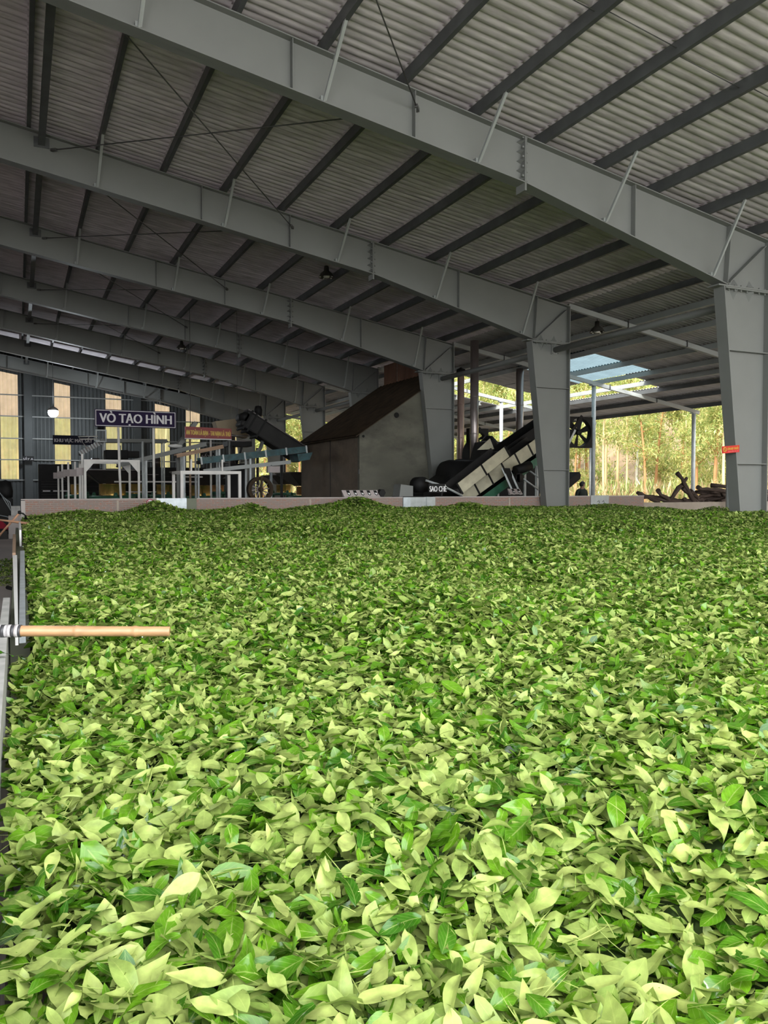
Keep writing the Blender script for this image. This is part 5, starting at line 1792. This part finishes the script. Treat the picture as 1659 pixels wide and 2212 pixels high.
def plantation():
    kinds = []
    for k in range(7):
        h = [9.5, 8.2, 10.5, 7.5, 4.6, 9.0, 6.2][k]
        c0 = [0.42, 0.48, 0.5, 0.36, 0.12, 0.55, 0.3][k]
        mb, V, F, A = tree_data(h, c0, [3600, 2600, 3200, 2900, 2300, 1300, 2600][k], random.uniform(-0.8, 0.8), [1.5, 1.2, 1.4, 1.3, 1.1, 1.0, 1.2][k])
        bark = ['trunk', 'trunk_orange', 'trunk', 'trunk_orange', 'trunk', 'trunk_white', 'trunk'][k]
        t = mb.build('trunk', bark)
        tm = t.data
        bpy.data.objects.remove(t)
        kinds.append((tm, np_mesh('foliage', V, F, M['tree_leaf'], A, False)))
    names = ['tall tree with yellow green crown and tan trunk in the plantation', 'slim tree with orange trunk in the plantation', 'tallest kind of plantation tree, bare tan trunk below a loose crown', 'bushy tree with orange trunk in the plantation', 'young low tree with leaves down to the ground in the plantation', 'sparse tree with whitish bare trunk in the plantation', 'short leafy tree with tan trunk in the plantation']
    spots = []
    tries = 0
    while len(spots) < 230 and tries < 20000:
        tries += 1
        if tries % 3:
            y = random.uniform(14, 80)
            x = 29.0 + random.uniform(0, 11) + max(0, y - 60) * -0.35
        else:
            y = random.uniform(60, 76)
            x = random.uniform(-6, 32)
        # only where the openings of the hall look out
        if any((x - a) ** 2 + (y - b) ** 2 < 1.0 for a, b in spots):
            continue
        if x / y > 1.35:
            continue
        spots.append((x, y))
    for (x, y) in spots:
        k = random.choices(range(7), [3, 3, 2, 3, 3, 1.6, 3])[0]
        r = bpy.data.objects.new('plantation_tree', None)
        z = -0.15 + max(0, max(x - 40, y - 74)) * 0.62
        r.location = (x, y, z - 0.05)
        r.rotation_euler = (0, 0, random.uniform(0, 2 * PI))
        s = random.uniform(0.85, 1.15) * (1.0 if x < 33 and y < 58 else 1.35)
        r.scale = (s, s, s)
        COL.objects.link(r)
        tag(r, names[k], 'tree', 'plantation trees: ' + names[k].split(' in the')[0])
        for nm, me in (('trunk', kinds[k][0]), ('foliage', kinds[k][1])):
            o = bpy.data.objects.new(nm, me)
            COL.objects.link(o)
            o.parent = r
    # undergrowth: dry stalks and low leaves
    n = 26000
    x = rng.uniform(26.5, 38, n)
    y = rng.uniform(14, 62, n)
    m = n // 4
    x[:m] = rng.uniform(2, 32, m)
    y[:m] = rng.uniform(56, 74, m)
    hh = rng.uniform(0.0, 1.5, n) ** 1.3
    P = np.stack([x, y, -0.1 + hh], 1)
    L = rng.uniform(0.3, 0.9, n)
    V, F, A = leaf_arrays(P, L=L, W=L * rng.uniform(0.06, 0.16, n), yaw=rng.uniform(0, 2 * PI, n), tilt=rng.normal(1.2, 0.4, n), roll=rng.normal(0, 0.4, n), fold=np.full(n, 0.1), bend=rng.normal(0.15, 0.15, n), wave=np.zeros(n), tone=np.where(rng.random(n) < 0.6, 0.8, 0.2), rnd=rng.random(n), nu=3, nv=1)
    o = bpy.data.objects.new('undergrowth', np_mesh('undergrowth', V, F, M['dry_leaf'], A, False))
    COL.objects.link(o)
    tag(o, 'dry stalks and low green undergrowth below the plantation trees', 'undergrowth', None, 'stuff')


plantation()

# ------------------------------------------------------------------ light
W = bpy.data.worlds.new('overcast_sky')
SC.world = W
W.use_nodes = True
nt = W.node_tree
bg = nt.nodes['Background']
tc = nt.nodes.new('ShaderNodeTexCoord')
sx = nt.nodes.new('ShaderNodeSeparateXYZ')
nt.links.new(tc.outputs['Generated'], sx.inputs[0])
# brighter towards the hazy sun behind the viewer and overhead
mr = nt.nodes.new('ShaderNodeMapRange')
mr.inputs['From Min'].default_value = -1.0
mr.inputs['From Max'].default_value = 0.6
mr.inputs['To Min'].default_value = 1.0
mr.inputs['To Max'].default_value = 0.0
nt.links.new(sx.outputs['Y'], mr.inputs['Value'])
mx = nt.nodes.new('ShaderNodeMix')
mx.data_type = 'RGBA'
nt.links.new(mr.outputs[0], mx.inputs['Factor'])
mx.inputs['A'].default_value = (0.84, 0.90, 1.0, 1)
mx.inputs['B'].default_value = (2.75, 2.8, 2.82, 1)
nt.links.new(mx.outputs['Result'], bg.inputs['Color'])
bg.inputs['Strength'].default_value = 1.0

sun = bpy.data.lights.new('sun', 'SUN')
sun.energy = 2.4
sun.angle = math.radians(12)
sun.color = (1.0, 0.93, 0.78)
so = bpy.data.objects.new('sun', sun)
so.rotation_euler = Vector((-0.75, -0.30, 0.75)).to_track_quat('Z', 'Y').to_euler()
COL.objects.link(so)

# ------------------------------------------------------------------ camera
cam = bpy.data.cameras.new('camera')
cam.sensor_fit = 'VERTICAL'
cam.sensor_height = 36.0
cam.lens = 36.0 * 1725.9 / 2212.0
cam.clip_end = 500
co = bpy.data.objects.new('camera', cam)
co.location = EYE
co.rotation_euler = (math.radians(90 - 1.8096), 0, math.radians(-24.609))
COL.objects.link(co)
SC.camera = co

SC.view_settings.view_transform = 'Standard'
SC.view_settings.look = 'None'
SC.view_settings.exposure = 1.35
SC.view_settings.gamma = 1.0
SC.cycles.max_bounces = 6
SC.cycles.diffuse_bounces = 4
SC.cycles.glossy_bounces = 3
SC.cycles.transmission_bounces = 4
SC.cycles.transparent_max_bounces = 6
SC.cycles.sample_clamp_indirect = 6.0
SC.cycles.use_denoising = True
SC.cycles.caustics_reflective = False
SC.cycles.caustics_refractive = False
